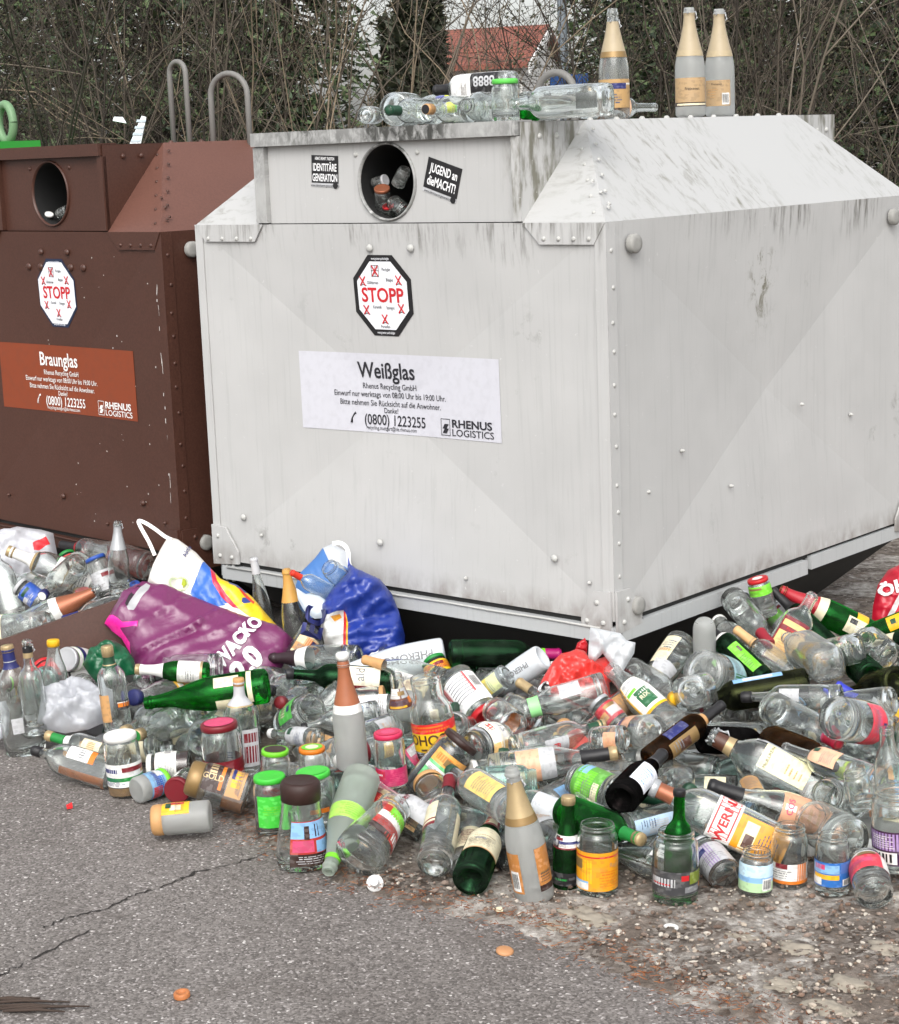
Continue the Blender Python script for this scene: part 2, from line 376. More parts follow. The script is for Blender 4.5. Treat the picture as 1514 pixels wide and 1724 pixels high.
def barcode(u0, v0, u1, v1):
    o = [(u0, v0, u1, v1, 'white')]
    for i in range(7):
        a = u0+(u1-u0)*(.1+.8*i/7); o.append((a, v0+(v1-v0)*.15, a+(u1-u0)*(.05 if i % 2 else .07), v1-(v1-v0)*.12, 'black'))
    return o
def add_cap(root, sh, c):
    """c: (kind, colour, ...)"""
    k = c[0]; h = sh.h
    if k == 'screw':      # threaded cap
        L = c[2] if len(c) > 2 else .016; r = sh.rad(h-.004)+.0022; b = MB(); n = 24
        b.lathe([(h-L, r*.93), (h-L+.0005, r), (h-.001, r), (h+.0015, r*.95), (h+.002, r*.2), (h+.0021, .0001)], pc(c[1]), n)
        for i in range(0, n, 2):
            a = 2*math.pi*i/n; b.tube([(r*math.cos(a), r*math.sin(a), h-L+.003), (r*math.cos(a), r*math.sin(a), h-.003)], .0006, pc(c[1]), 4)
        o = b.build('cap', root)
        if len(c) > 3: disc_mark(root, h+.0026, r*.86, c[3])
    elif k == 'lid':      # jar lid; optional ring colour on top
        r = sh.rad(h-.01)+.0028; b = MB()
        b.lathe([(h-.013, r-.0015), (h-.0125, r), (h-.003, r), (h, r-.001), (h+.0015, r-.003), (h+.0005, r*.82), (h+.0008, .0001)], pc(c[1]), 36)
        b.build('lid', root)
        for i, cc in enumerate(c[2:]): disc_mark(root, h+.0019+.0003*i, r*(.80, .5)[i], cc)
    elif k == 'biglid':
        r = sh.rad(h-.01)*1.12; b = MB(); L = c[2]
        b.lathe([(h-L, r*.9), (h-L+.002, r), (h-.008, r*1.02), (h+.004, r*.98), (h+.009, r*.86), (h+.007, r*.7), (h+.006, .0001)], pc(c[1], .55), 36)
        b.build('lid', root)
    elif k == 'foil':     # (foil, colour, share of height where it starts[, colour of collar, collar share])
        b = band(sh, h*c[2], h*.999, c[1], .0005, True, nz=24); b.build('foil', root)
        if len(c) > 3: band(sh, h*c[4], h*c[2]+.004, c[3], .0009, nz=4).build('collar', root)
    elif k == 'foilopen':   # torn foil round the neck, mouth bare
        band(sh, h*c[2], h*c[3], c[1], .0006, nz=18).build('foil', root)
        if len(c) > 4: band(sh, h*c[2]-.001, h*(c[2]+.05), c[4], .0010, nz=3).build('foil_edge', root)
        rnd = random.Random(3); b = MB()
        for i in range(9):
            a = rnd.uniform(0, 6.28); z = h*c[3]+rnd.uniform(-.006, .012); p = sh.pt(a, min(z, h), .002)
            b.tube([p, p+Vector((rnd.uniform(-.006, .006), rnd.uniform(-.006, .006), rnd.uniform(-.01, .006))), p+Vector((rnd.uniform(-.008, .008), rnd.uniform(-.008, .008), rnd.uniform(-.02, .006)))], [.0012, .0025, .001], pc('silver'), 5)
        b.build('torn_foil', root)
    elif k == 'ring':
        band(sh, h*c[2], h*c[3], c[1], .0011, nz=5).build('neck_band', root)
    elif k == 'stopper':
        r = sh.rad(h-.004); b = MB()
        b.lathe([(h-.012, r*.8), (h, r*.82), (h+.001, r*1.25), (h+.016, r*1.25), (h+.02, r*1.0), (h+.0205, .0001)], pc(c[1]), 24); b.build('stopper', root)
def disc_mark(root, z, r, col):
    b = MB(); b.lathe([(z, r), (z+.0002, r*.5), (z+.00025, .0001)], pc(col), 30); b.build('lid_print', root)
GW_ITEMS = []
def glassware(key, kind, M, label, cat, caps=(), labels=(), residue=None, group=None, name=None):
    sh = shape(key)
    root = empty(name or ('glass_jar' if cat == 'jar' else 'glass_bottle' if cat == 'bottle' else 'drinking_glass'), label=label, cat=cat, group=group, mat=M)
    link('glass_body', sh.body(kind), root)
    for c in caps: add_cap(root, sh, c)
    for s in labels: label_mesh(sh, s).build('label', root)
    if residue:
        z0, z1, th, wd, col = residue[:5]
        band(sh, z0*sh.h, z1*sh.h, paint(srgb(PAL.get(col, col)), .25, 0, .3), -(sh.wall+.0008), th=(th, wd), nz=8).build('residue', root)
    return root
# ------------------------------------------------------------------ the bottles and jars of the heap, one line each
# (shape, glass, base pixel, top pixel, pose, caps, labels, description, options)
# pose: L lying across the view, N top towards the viewer, F top away, U standing
def LN(z0, z1, wd, col, n=5, ink='grey', th=0, seed=1, **k):
    return (z0, z1, th, wd, col, lines(.12, .88, .12, .8, n, ink, seed))
def BC(z0, z1, wd, col, th=0, ink='grey'):
    return (z0, z1, th, wd, col, lines(.08, .5, .1, .85, 5, ink)+barcode(.56, .2, .92, .75))
ITEMS = []
def I(*a, **k): ITEMS.append((a, k))
# --- behind the brown board, against the brown container
I('bordeaux','clear',(205,938),(92,917),'F',[('foil','black',.72),('ring','red',.66,.72)],[],'clear bottle with black neck and red band against the brown container')
I('sekt','clear',(203,1000),(208,879),'U',[('foilopen','silver',.62,.95)],[],'clear bottle standing with silver white foil neck by the brown container')
I('milk','clear',(245,952),(160,925),'L',[],[],'large clear bottle lying with dark red dregs by the white carrier bag',residue=(.1,.8,180,120,'601a10'),scale=1.15)
I('talljar','dusty',(186,998),(163,938),'U',[('lid','blue')],[(.08,.6,0,300,'lgrey')],'jar with tilted bright blue lid and pale label',lean=1)
I('spirit','clear',(168,1003),(-2,935),'L',[('screw','gold',.02),('foil','white',.72),('ring','gold',.7,.73)],[(.1,.48,0,150,'white',lines(.1,.9,.1,.6,5)+[(.05,.62,.95,.66,'gold')]+barcode(.6,.1,.85,.4))],'clear spirit bottle with gold cap and big white printed label behind the board')
I('smalljar','clear',(128,968),(112,938),'F',[('lid','green','cream')],[(.15,.75,0,260,'red',[(.1,.3,.5,.7,'yellow'),(.6,.2,.9,.8,'white')])],'small jar with green lid and red yellow label')
I('spirit','clear',(130,960),(70,1000),'N',[('screw','dblue',.022,'white')],[],'clear bottle pointing its dark blue cap forward behind the board')
I('jar','clear',(75,1015),(35,985),'L',[('lid','lgrey')],[(.2,.75,0,300,'blue',[(0,.3,.4,.6,'white')])],'jar with blue label lying between white bottles')
I('flask','clear',(32,1030),(2,925),'L',[],[(.1,.6,180,120,'lgrey')],'tall clear flat bottle leaning at the photo edge')
I('square','dusty',(70,1058),(-70,1070),'L',[],[(.35,.62,10,90,'cream',lines(.1,.9,.1,.9,4,'lime'))],'frosted square bottle with cream green label resting on the board',scale=1.3)
I('sekt','clear',(15,1072),(170,993),'L',[('foilopen','copper',.58,.93),('ring','white',.50,.58)],[],'clear sparkling wine bottle with copper foil lying behind the board')
I('bordeaux','clear',(225,1010),(112,1038),'N',[('foil','dblue',.78)],[],'clear bottle with violet blue capsule pointing down to the board',scale=.8)
I('jar','clear',(232,1010),(205,985),'L',[],[(.3,.7,40,70,'blue')],'open jar with a bit of blue label beside the purple bag')
I('juice','clear',(90,985),(30,960),'F',[],[],'plain clear bottle wedged under the white labelled one')
# --- in front of the board
I('flask','clear',(44,1275),(30,1084),'U',[('screw','gold',.016),('foil','dblue',.80),('ring','silver',.86,.868)],[(.22,.36,10,70,'lgrey')],'tall standing flat clear bottle with gold cap and purple neck',g=1)
I('bordeaux','clear',(58,1235),(53,1076),'U',[('foilopen','black',.82,.93,'gold')],[],'clear bottle standing behind the flat one with black gold neck')
I('juice','dusty',(100,1200),(102,1078),'U',[('screw','yellow',.022)],[],'grey clear bottle standing with a bright yellow cap')
I('jar','clear',(150,1122),(116,1112),'N',[('lid','silver')],[(.1,.85,0,320,'white',[(0,.0,1,.15,'green'),(0,.85,1,1,'lime')])],'jar lying on its side with white label edged green')
I('jar','clear',(-25,1160),(8,1146),'F',[('lid','lime')],[],'jar with lime green lid cut by the photo edge')
I('jar','clear',(95,1165),(66,1128),'F',[('lid','red')],[(.1,.8,0,340,'red')],'jar with red wrapping leaning behind the flat bottle')
I('jar','aqua',(92,1142),(60,1160),'F',[],[],'greenish jar showing its round bottom beside the red one')
I('square','clear',(208,1240),(198,1088),'U',[('screw','gold',.03),('foil','dgreen',.78),('ring','gold',.80,.81)],[(.32,.42,35,60,'black',[(.1,.3,.9,.75,'orange'),(.05,.75,.95,.85,'white')]),(.2,.5,-50,60,'tan')],'clear square shouldered bottle standing with gold cap and green neck')
I('talljar','clear',(374,1134),(274,1136),'L',[],[],'large open clear jar lying before the purple bag',spin=40,scale=1.1)
I('piccolo','green',(352,1158),(226,1152),'L',[('screw','gold',.014),('foil','white',.62)],[(.08,.42,0,170,'white',lines(.2,.8,.3,.7,3)+[(0,.0,1,.1,'gold')])],'small green bottle with white foil neck and white label',scale=1.0)
I('juice','clear',(330,1180),(235,1172),'N',[('screw','dblue',.02)],[(.15,.45,0,120,'yellow',[(.1,.3,.9,.6,'red'),(.5,.6,.9,.9,'white')])],'clear bottle with blue cap and yellow red label under the green one')
I('bordeaux','clear',(215,1262),(90,1226),'L',[('screw','gold',.022),('foil','green',.77),('ring','white',.66,.76)],[(.28,.5,10,60,'cream',[(.2,.3,.8,.7,'tan')])],'clear bottle with gold cap green band and cream oval label')
I('spirit','clear',(300,1190),(205,1224),'N',[('screw','gold',.024)],[],'clear bottle with ribbed gold cap near the white plastic bag')
I('sekt','green',(452,1183),(246,1213),'L',[],[(.22,.42,-52,50,'cream'),(.22,.42,35,40,'cream'),(.12,.16,10,120,'cream')],'big bright green sparkling wine bottle lying with torn cream label',near=.05)
I('spirit','clear',(335,1212),(236,1236),'N',[('screw','gold',.024,'green')],[],'clear bottle aiming its gold cap with green disc at the viewer')
I('bigjar','clear',(375,1232),(338,1243),'N',[],[],'wide open jar lying with its mouth to the viewer')
I('talljar','clear',(213,1340),(211,1241),'U',[('lid','white')],[(.18,.56,0,300,'white',[(0,.25,1,.42,'green'),(.1,.62,.42,.8,'dblue'),(.7,.5,.95,.75,'tan')])],'standing jar with white lid and white label with green stripe',g=1,residue=(.03,.16,0,359,'a07a4c'),scale=1.05)
I('flask','clear',(188,1305),(60,1265),'L',[('screw','black',.03)],[(.22,.55,35,50,'white',[(0,0,1,.2,'orange'),(.2,.4,.8,.6,'grey')])],'clear flat bottle with black cap and brown dregs lying on the asphalt',g=1,residue=(.05,.6,-70,90,'a06038'),near=.05)
I('jar','clear',(320,1286),(248,1291),'L',[('lid','white')],[(.3,.8,10,200,'white',lines(.1,.6,.1,.9,8)+barcode(.7,.2,.95,.6))],'brown smeared jar with white lid and white ingredients label',residue=(.05,.85,0,359,'3a1a14'))
I('smalljar','frost',(237,1338),(280,1322),'F',[('lid','lime')],[(.3,.9,0,300,'lblue',[(.3,.3,.6,.8,'blue'),(.55,.1,.75,.6,'red'),(.2,.5,.4,.9,'white')])],'small jar with its round base forward and blue white label',g=1)
I('smalljar','clear',(315,1318),(294,1331),'N',[('lid','dred','dred')],[],'small jar presenting a rusty brown red lid',g=1)
I('sqjar','clear',(432,1352),(315,1316),'L',[('biglid','dgold',.035)],[(.4,.8,25,90,'choc',[(.1,.15,.9,.3,'orange'),(.5,.5,.95,.8,'gold')],[('GOLD',.45,.6,.012,'gold',-1)]),(.1,.38,25,90,'tan',[(.3,.2,.8,.8,'yellow')])],'square coffee jar with ochre plastic lid lying on its side',g=1,residue=(.05,.4,-90,140,'7a4a22'),scale=1.15,near=.03)
I('talljar','frost',(355,1373),(262,1381),'L',[('biglid','tan',.024)],[(.35,.85,55,80,'yellow',[(.55,.2,.75,.8,'red'),(.2,.3,.5,.7,'cream')])],'frosted honey jar with tan lid lying nearest the open asphalt',g=1,near=.07)
I('talljar','clear',(384,1330),(378,1215),'U',[('lid','dred','pink')],[(.05,.5,0,340,'dred',[(.4,.3,.7,.7,'red')])],'tall jar with dark red lid and red label behind the flat spirit bottle',near=-.03)
I('flask','clear',(405,1310),(405,1142),'U',[('screw','tan',.02),('foil','lgrey',.74),('ring','gold',.73,.745)],[(.08,.55,-40,50,'white',[(.15,.05,.85,.9,'lgrey')]),(.12,.5,22,55,'lgrey',[(.1,.1,.9,.55,'dred'),(.1,.65,.9,.9,'dred')])],'clear flat spirit bottle standing with cream cap and dark red framed label',spin=10)
I('talljar','clear',(465,1345),(468,1260),'U',[('lid','lime','choc')],[(.05,.4,0,340,'choc',[(.3,.3,.6,.7,'red')])],'jar with lime rimmed dark lid among the green lidded jars')
I('talljar','clear',(532,1340),(531,1258),'U',[('lid','orange','lime','cream')],[],'jar with orange and lime green striped lid')
I('bigjar','clear',(547,1400),(541,1296),'U',[('lid','3fb83a','3fb83a')],[(.35,.6,10,90,None,[(.2,.2,.8,.5,'orange')])],'large jar with bright green lid and red print',g=0)
I('talljar','clear',(460,1408),(460,1313),'U',[('lid','3fb83a')],[(.18,.72,8,120,'3fb83a',lines(.15,.85,.4,.7,3,'lime'))],'slim jar with green lid and green label at the front',g=1,scale=.95)
I('coffee','clear',(508,1466),(513,1334),'U',[('biglid','choc',.034)],[(.08,.62,28,110,'a03028',[(0,.62,1,.98,'lblue'),(.3,.6,.42,.9,'choc'),(.55,.65,.65,.92,'choc'),(.05,.32,.5,.58,'pink'),(.55,.3,.95,.56,'lblue'),(0,0,1,.28,'choc')]+lines(.1,.9,.05,.25,3,'lgrey'))],'coffee jar standing with dark brown lid and red blue label',g=1,scale=1.1)
I('sekt','frostgreen',(604,1335),(548,1472),'N',[('ring','lime',.86,.9)],[(.42,.56,0,150,'9fd05a',lines(.2,.8,.1,.9,4,'lime')),(.70,.75,60,60,None)],'frosted pale green bottle lying with its mouth down on the asphalt',g=2,near=.02)
I('coffee','clear',(612,1448),(668,1372),'F',[],[(.25,.75,30,110,'a03028',[(0,.5,1,.75,'white'),(.2,.7,.9,1,'lime'),(.55,.08,.9,.35,'white'),(0,.0,.5,.2,'choc')])],'coffee jar lying with wide base forward and red green label',g=2,scale=1.1)
I('bordeaux','clear',(735,1395),(608,1310),'L',[('screw','gold',.02),('ring','white',.74,.9)],[(.15,.62,10,100,'f0c890',[(.1,.1,.6,.5,'peach'),(.4,.5,.9,.8,'yellow'),(.2,.75,.6,1,'red')]),(.62,.72,20,90,'red')],'clear bottle with gold cap white neck and torn orange label',near=.05)
I('bordeaux','clear',(765,1425),(650,1345),'L',[],[(.2,.75,25,110,'lgrey',[],[('ster',.5,.82,.02,'dred',0)])],'bottle with silver grey label reading ster beneath the orange one')
I('bordeaux','clear',(735,1482),(760,1345),'F',[('foil','dred',.83),('ring','silver',.97,.985)],[(.30,.56,-60,70,'cream',[(0,.0,1,.13,'dred'),(0,.22,1,.28,'dred')]),(.15,.5,75,55,'cream')],'clear wine bottle with burgundy capsule leaning at the front edge',g=2,scale=1.05)
I('burgundy','dgreen',(793,1497),(836,1385),'F',[('foil','dred',.66)],[(.24,.55,0,140,'cream',[(.2,.55,.7,.58,'gold'),(0,.0,1,.04,'tan'),(.25,.4,.5,.45,'lgrey')]),(.7,.78,-20,110,'cream',[(.1,.2,.4,.8,'red')])],'dark green wine bottle lying base first with cream label',g=2,scale=1.0)
I('sekt','frost',(903,1522),(869,1285),'U',[('foilopen','gold',.60,.90,'dgold')],[(.1,.42,55,70,'a8703a',[(0,0,1,.14,'choc'),(.15,.4,.8,.44,'dgold')]),(.10,.40,-58,60,'a8703a',barcode(.3,.05,.85,.55))],'tall frosted sparkling wine bottle standing in front with gold foil',g=1)
I('piccolo','green',(955,1496),(962,1336),'U',[('screw','gold',.017)],[(.46,.60,-15,160,'white',[(0,.0,1,.12,'dred'),(0,.4,1,.6,'dblue'),(.15,.1,.35,.95,'black'),(.19,.25,.31,.8,'lgrey')]),(.06,.2,-10,140,'black',[(.2,.4,.6,.55,'green')])],'small green bottle standing with gold cap and medallion neck label',g=1,residue=(.05,.42,0,359,'0c1a0e'))
I('talljar','clear',(1010,1506),(1011,1402),'U',[],[(.10,.66,5,250,'d8921c',[(0,.86,1,.9,'red'),(.3,.2,.42,.8,'yellow'),(.1,.55,.3,.8,'dgold'),(.08,.03,.38,.22,'white'),(.08,.2,.38,.25,'lblue')]+lines(.5,.8,.1,.55,4,'orange'),[('Rapi',.68,.68,.010,'tan',0)])],'open honey jar with orange yellow label standing at the front',g=1,scale=1.02)
I('bigjar','clear',(1141,1520),(1141,1420),'U',[],[(.16,.5,0,250,'3a3a3c',[(.22,.35,.5,.7,'lgrey'),(.25,.42,.45,.48,'red'),(.56,.62,.64,.85,'red'),(.65,.45,.85,.95,'olive'),(.6,.1,.8,.35,'grey'),(.8,.2,.9,.4,'orange')])],'open wide jar with dark grey label holding a green bottle',g=1,scale=.92)
I('bordeaux','green',(1142,1517),(1147,1332),'U',[('screw','black',.016)],[],'green bottle with black cap standing inside the open jar',g=1,same=1,scale=.80)
I('jar','clear',(1272,1517),(1273,1428),'U',[],[(.22,.78,-20,200,'b9d3e0',[(0,.0,1,.35,'a9c79a'),(0,.35,1,.55,'lblue'),]+barcode(.72,.05,.92,.5))],'small open jar with pale sky blue label at the front',g=1)
I('talljar','clear',(1331,1497),(1330,1408),'U',[],[(.12,.45,0,230,'white',[(.0,.0,1,.16,'orange'),(.62,.1,.78,1,'orange'),(.3,.75,.48,1,'dred'),]+lines(.15,.6,.25,.7,3,'grey')+barcode(.8,.3,.96,.9))],'open jar with white and orange label behind the blue ones',g=1,scale=.9)
I('talljar','clear',(1408,1506),(1405,1400),'U',[],[(.18,.6,0,240,'2a63a8',[(.0,.55,.6,.9,'lblue'),(.22,.7,.4,.9,'pink'),(.2,.3,.6,.5,'yellow'),(.05,.05,.35,.35,'white'),(.62,.55,.95,.95,'4a6aa8')]+barcode(.65,.03,.95,.3))],'open jar with deep blue label standing second from the lying red one',g=1)
I('jar','clear',(1483,1502),(1470,1452),'F',[],[(.35,.9,0,200,'c23a48',[(.1,.8,.7,1,'white'),(.75,.0,1,.8,'white'),(.2,.3,.6,.5,'pink')])],'jar lying with bottom to the viewer and red label',g=2)
I('bigjar','clear',(1505,1462),(1500,1352),'U',[],[(.12,.55,5,200,'3a1a3a',[(.1,.45,.5,.95,'lilac'),]+lines(.14,.46,.5,.9,4,'white')+barcode(.08,.05,.45,.4))],'large open jar with dark purple label at the photo edge',scale=1.05)
I('square','clear',(1318,1447),(1103,1345),'L',[('screw','silver',.012),('foil','copper',.84)],[(.38,.56,10,120,'white',[(.06,.1,.94,.9,'red'),(.1,.16,.9,.84,'white')],[('WERNA',.5,.5,.0175,'red',0,.03)]),(.02,.38,-15,100,'d8921c',[(.1,.6,.9,.85,'f0dcb0'),(.0,.0,.2,1,'white'),(.25,.62,.6,.8,'brown')])],'clear bottle with copper capsule and red lettered label with an orange bottle picture',scale=1.2,near=.06)
I('burgundy','clear',(1440,1418),(1203,1338),'L',[('foil','black',.76)],[(.12,.50,10,120,'cf9a7a',lines(.3,.8,.1,.7,3,'tan')+[(.45,.75,.6,.95,'white')],[('COS',.55,.86,.013,'pink',0)])],'clear wine bottle with black capsule and peach label lying in front',near=.08)
I('square','clear',(1415,1352),(1212,1243),'L',[('foilopen','brown',.82,.95,'gold')],[(.28,.62,20,62,'e3ddb0',lines(.2,.7,.1,.5,3,'tan'),[('Mc.ILLREN',.5,.86,.0062,'black',0,.0)]),(.1,.7,60,20,'lgrey')],'clear square whisky bottle with pale yellow label lying at a slant',scale=1.3,near=.07)
I('burgundy','clear',(825,1308),(1040,1276),'L',[('screw','gold',.018,'green'),('foil','black',.72)],[(.22,.40,5,130,'d9a585',lines(.3,.7,.1,.9,2,'peach')),(.40,.52,0,130,'lgrey')],'clear wine bottle with black sleeve green tipped cap and peach label',near=.06)
I('burgundy','black',(1048,1362),(1118,1282),'F',[('foil','black',.72),('ring','lgrey',.73,.735)],[(.15,.5,10,80,'e8eaf0',lines(.15,.8,.1,.85,5,'lblue'))],'squat black bottle with white label and black capsule',scale=.95,near=.2)
I('bordeaux','amber',(1110,1292),(1217,1210),'L',[('foil','black',.74),('ring','tan',.69,.74)],[(.2,.55,40,80,'dgold',[(.2,.3,.8,.7,'brown')]),(.25,.5,-40,50,'dblue')],'brown glass bottle with black gold banded neck lying diagonally',near=.13)
I('bordeaux','olive',(1366,1153),(1157,1190),'L',[('screw','black',.02),('foil','black',.74),('ring','silver',.80,.93)],[(.2,.6,62,30,'lblue',[(.2,.2,.8,.8,'white')])],'dark olive wine bottle with silver neck band lying across the heap',near=.06)
I('burgundy','clear',(1325,1228),(1125,1222),'L',[],[],'plain clear bottle with open round base under the olive one')
I('spirit','black',(1205,1246),(1322,1250),'L',[('screw','black',.03),('ring','white',.84,.88)],[],'dark bottle with ribbed black cap and white ring',scale=.8)
I('spirit','clear',(1300,1210),(1403,1251),'N',[('foil','b0203a',.84),('ring','pink',.82,.84)],[],'clear bottle with crimson red capsule pointing forward',near=.04)
I('bigjar','clear',(1400,1238),(1475,1248),'F',[],[(.45,.85,10,140,'d0384a',[(.1,.3,.6,.6,'pink')])],'big jar with rounded bottom and red label band',near=.04)
I('milk','clear',(1430,1235),(1500,1290),'N',[],[(.1,.3,30,50,'cream')],'wide mouthed clear bottle lying with its mouth at the lower edge')
I('spirit','amber',(1290,1270),(1388,1292),'N',[('foil','choc',.76),('ring','gold',.79,.80)],[],'brown bottle with black cap and thin gold ring')
I('spirit','clear',(1545,1235),(1412,1153),'L',[('foil','2a35a8',.76)],[(.1,.38,15,90,'e0b018',[(.2,.3,.3,.6,'brown'),(.4,.2,.5,.7,'orange')]),(.4,.6,10,90,'lgrey')],'clear bottle with royal blue capsule and yellow label')
I('burgundy','dgreen',(1457,1131),(1400,1080),'F',[],[(.3,.6,-60,60,'cream')],'dark green bottle showing its hollow round base',near=.03)
I('square','dusty',(1396,1132),(1330,1085),'F',[],[],'clear square bottle showing its diamond shaped base',scale=1.1,spin=45,near=.02)
I('sqjar','clear',(1500,1108),(1460,1075),'F',[],[(.3,.7,90,60,'lgrey')],'square clear jar beside the green bottle base')
I('square','clear',(1300,1138),(1375,1008),'L',[],[(.12,.62,0,85,'d6b070',[(0,.68,1,.8,'dred'),(0,.0,1,.04,'dred'),(0,.92,1,1,'dred'),(.0,0,.06,1,'dred')]+lines(.2,.85,.1,.6,7,'tan'),[('Finest',.5,.74,.008,'red',0)])],'clear square whisky bottle with tan and dark red label',scale=1.12,near=.05)
I('sekt','green',(1462,1072),(1308,995),'L',[('foil','a01c28',.60,'cream',.52)],[(.05,.3,0,70,'cream',[(.3,.2,.7,.6,'white'),(.6,.6,.9,.9,'black')]),(.1,.22,60,50,'yellow')],'green sparkling wine bottle with red foil and cream collar',near=-.02)
I('sekt','dusty',(1288,1095),(1258,988),'F',[('foil','black',.55),('screw','silver',.02)],[],'bottle with long black foil and pale cap near the container')
I('bordeaux','clear',(1240,1020),(1302,1080),'N',[('foil','8c1c2c',.76)],[],'clear bottle with dark red capsule pointing downhill')
I('bordeaux','clear',(1345,1135),(1256,1066),'L',[('foil','c8a070',.72),('ring','gold',.74,.76)],[],'clear bottle with pale gold capsule beside the whisky label')
I('talljar','dusty',(1288,1040),(1276,990),'U',[('lid','red','red','white')],[(.6,.85,0,300,'lime')],'jar with red topped green lid standing against the container')
I('bordeaux','dgreen',(1395,1085),(1312,1003),'L',[('foil','black',.68)],[],'dark bottle with matt black neck beside the red foiled one')
I('smalljar','clear',(1315,1055),(1278,1018),'F',[('lid','black')],[(.2,.7,0,300,'lgrey',[(.2,.2,.6,.8,'lime')])],'small jar with black lid between black bottle necks')
I('dome','frost',(1193,1042),(1193,1150),'L',[],[],'frosted bottle standing upside down with a rounded bottom',scale=.8,near=.03)
I('bordeaux','dgreen',(1272,1135),(1190,1058),'L',[('foil','black',.70),('ring','white',.66,.70)],[(.1,.5,20,60,'lime')],'dark green bottle with black capsule and white ring')
I('juice','clear',(1245,1100),(1212,1044),'F',[('screw','white',.014)],[],'bottle with small white cap behind the ball headed one')
I('bigjar','dusty',(1178,1137),(1235,1152),'F',[],[(.4,.9,-20,140,'9cc0c8',[(.5,.1,.9,.9,'green'),(.6,.6,.9,.9,'dred')])],'very wide jar lying with pale bottom forward and aqua label',scale=1.1)
I('sqjar','clear',(1160,1168),(1185,1160),'F',[],[],'square jar with flat glass base below the wide jar',near=.07)
I('juice','clear',(1142,1076),(1070,1165),'N',[],[(.12,.55,40,60,'cream',[(.1,.5,.9,.6,'tan')]),(.5,.68,0,100,'lgrey')],'clear bottle with cream label sloping down from the container',near=.04)
I('juice','dusty',(1142,1232),(1032,1128),'F',[],[(.28,.72,10,110,'e8e6dc',[(0,0,1,.07,'yellow'),(0,.0,.06,1,'yellow'),(.3,.15,.8,.6,'1d5a35'),(.1,.75,.6,.95,'lgrey'),(.1,.62,.5,.7,'lime')],[('RIX',.55,.4,.013,'cream',0)])],'juice bottle with white label and dark green emblem',scale=1.0,near=.07)
I('spirit','clear',(1060,1150),(1133,1178),'N',[('screw','yellow',.02)],[],'bottle with yellow plastic neck beside the juice label')
I('talljar','dusty',(1093,1240),(1050,1242),'F',[],[(.35,.8,20,130,'d0a080')],'round jar with pale bottom forward and peach label',near=.06)
I('jar','clear',(1045,1225),(1012,1190),'L',[('lid','silver')],[(.2,.75,0,200,'a83038',[(.5,.2,.9,.8,'white'),(.1,.2,.45,.6,'tan')])],'small jar with red label and white patch by the red bag',scale=.75,near=.05)
I('spirit','clear',(870,1270),(1013,1230),'L',[('screw','gold',.02,'green'),('foil','dgreen',.82)],[(.3,.55,30,60,'lgrey',[],[('ff',.5,.5,.02,'red',0)]),(.28,.4,70,30,'dgreen',[(.2,.2,.8,.6,'red')])],'clear bottle with green neck and gold ringed green cap',near=.07)
I('milk','clear',(1020,1166),(882,1206),'L',[('ring','8fd08a',.80,.93)],[(.3,.55,30,60,'lgrey')],'clear open bottle with light green neck band before the red bag',near=.05)
I('bordeaux','clear',(975,1225),(878,1162),'L',[('foil','gold',.82)],[],'clear bottle with brass coloured cap beside the red bag',scale=.9)
I('tumbler','clear',(838,1196),(868,1218),'N',[],[(.2,.7,180,120,'orange')],'open glass with an orange scrap inside',near=.04)
I('jar','clear',(905,1205),(862,1180),'L',[],[],'small clear jar lying under the brass cap')
I('bellyjar','clear',(798,1268),(850,1250),'F',[],[(.25,.85,0,150,'f0ead8',[(.55,.0,1,1,'e0b878'),(.75,.0,.88,1,'dred'),(.1,.05,.3,.3,'red'),(.1,.5,.5,.9,'white')],[('1,5',.3,.72,.014,'grey',0)])],'round bellied jar with white yellow label and red square',scale=1.12,near=.07)
I('piccolo','black',(735,1290),(798,1237),'F',[('screw','red',.01)],[],'thin black bottle with red cap tip')
I('jar','clear',(790,1240),(772,1226),'N',[],[],'plain jar with open ring behind the red tipped bottle')
I('talljar','clear',(700,1345),(775,1252),'L',[('lid','choc')],[(.25,.75,20,120,'60b070',[(0,.6,1,1,'e0a050'),(0,.35,1,.5,'white'),(.1,.7,.5,.9,'orange')]),(.2,.8,100,50,'dgold')],'jar with green and orange label and dark contents',residue=(.05,.8,0,359,'241a18'),near=.07)
I('smalljar','clear',(672,1300),(745,1240),'L',[('lid','silver')],[(.15,.9,0,160,'pink',[(.1,.1,.4,.9,'white'),(.5,.2,.8,.8,'red')])],'small jar with pink white strip lying at a slant',scale=1.0,near=.06)
I('keg','clear',(740,1278),(722,1140),'U',[],[(.14,.48,5,200,'e0b418',[(0,.66,1,1,'c81e22'),(.1,.74,.7,.8,'orange'),(.1,.86,.6,.92,'orange'),(.25,.05,.5,.12,'brown')],[('OSOHO',.42,.42,.026,'brown',2,.02)])],'clear bottle standing with bold red and yellow label',near=.03)
I('talljar','clear',(662,1325),(658,1236),'U',[('lid','c02a50','c02a50','pink')],[(.05,.38,10,180,'b02858',[(.05,.4,.3,.9,'red'),(.1,.6,.25,.7,'white')]+lines(.4,.9,.1,.8,4,'pink'))],'jar with raspberry lid and pink label',near=.06)
I('sekt','frost',(600,1305),(592,1122),'U',[('foil','94583a',.60),('stopper','white'),('ring','white',.53,.605)],[],'frosted sparkling wine bottle standing with copper foil and white stopper',near=.04)
I('juice','clear',(688,1265),(672,1135),'U',[],[(.58,.83,12,190,'5a2a14',[(.05,.5,.45,1,'white'),(.5,.5,.8,1,'lgrey'),(.7,.2,1,.5,'orange'),(.1,.05,.6,.15,'yellow')])],'clear bottle standing with brown and orange shoulder label')
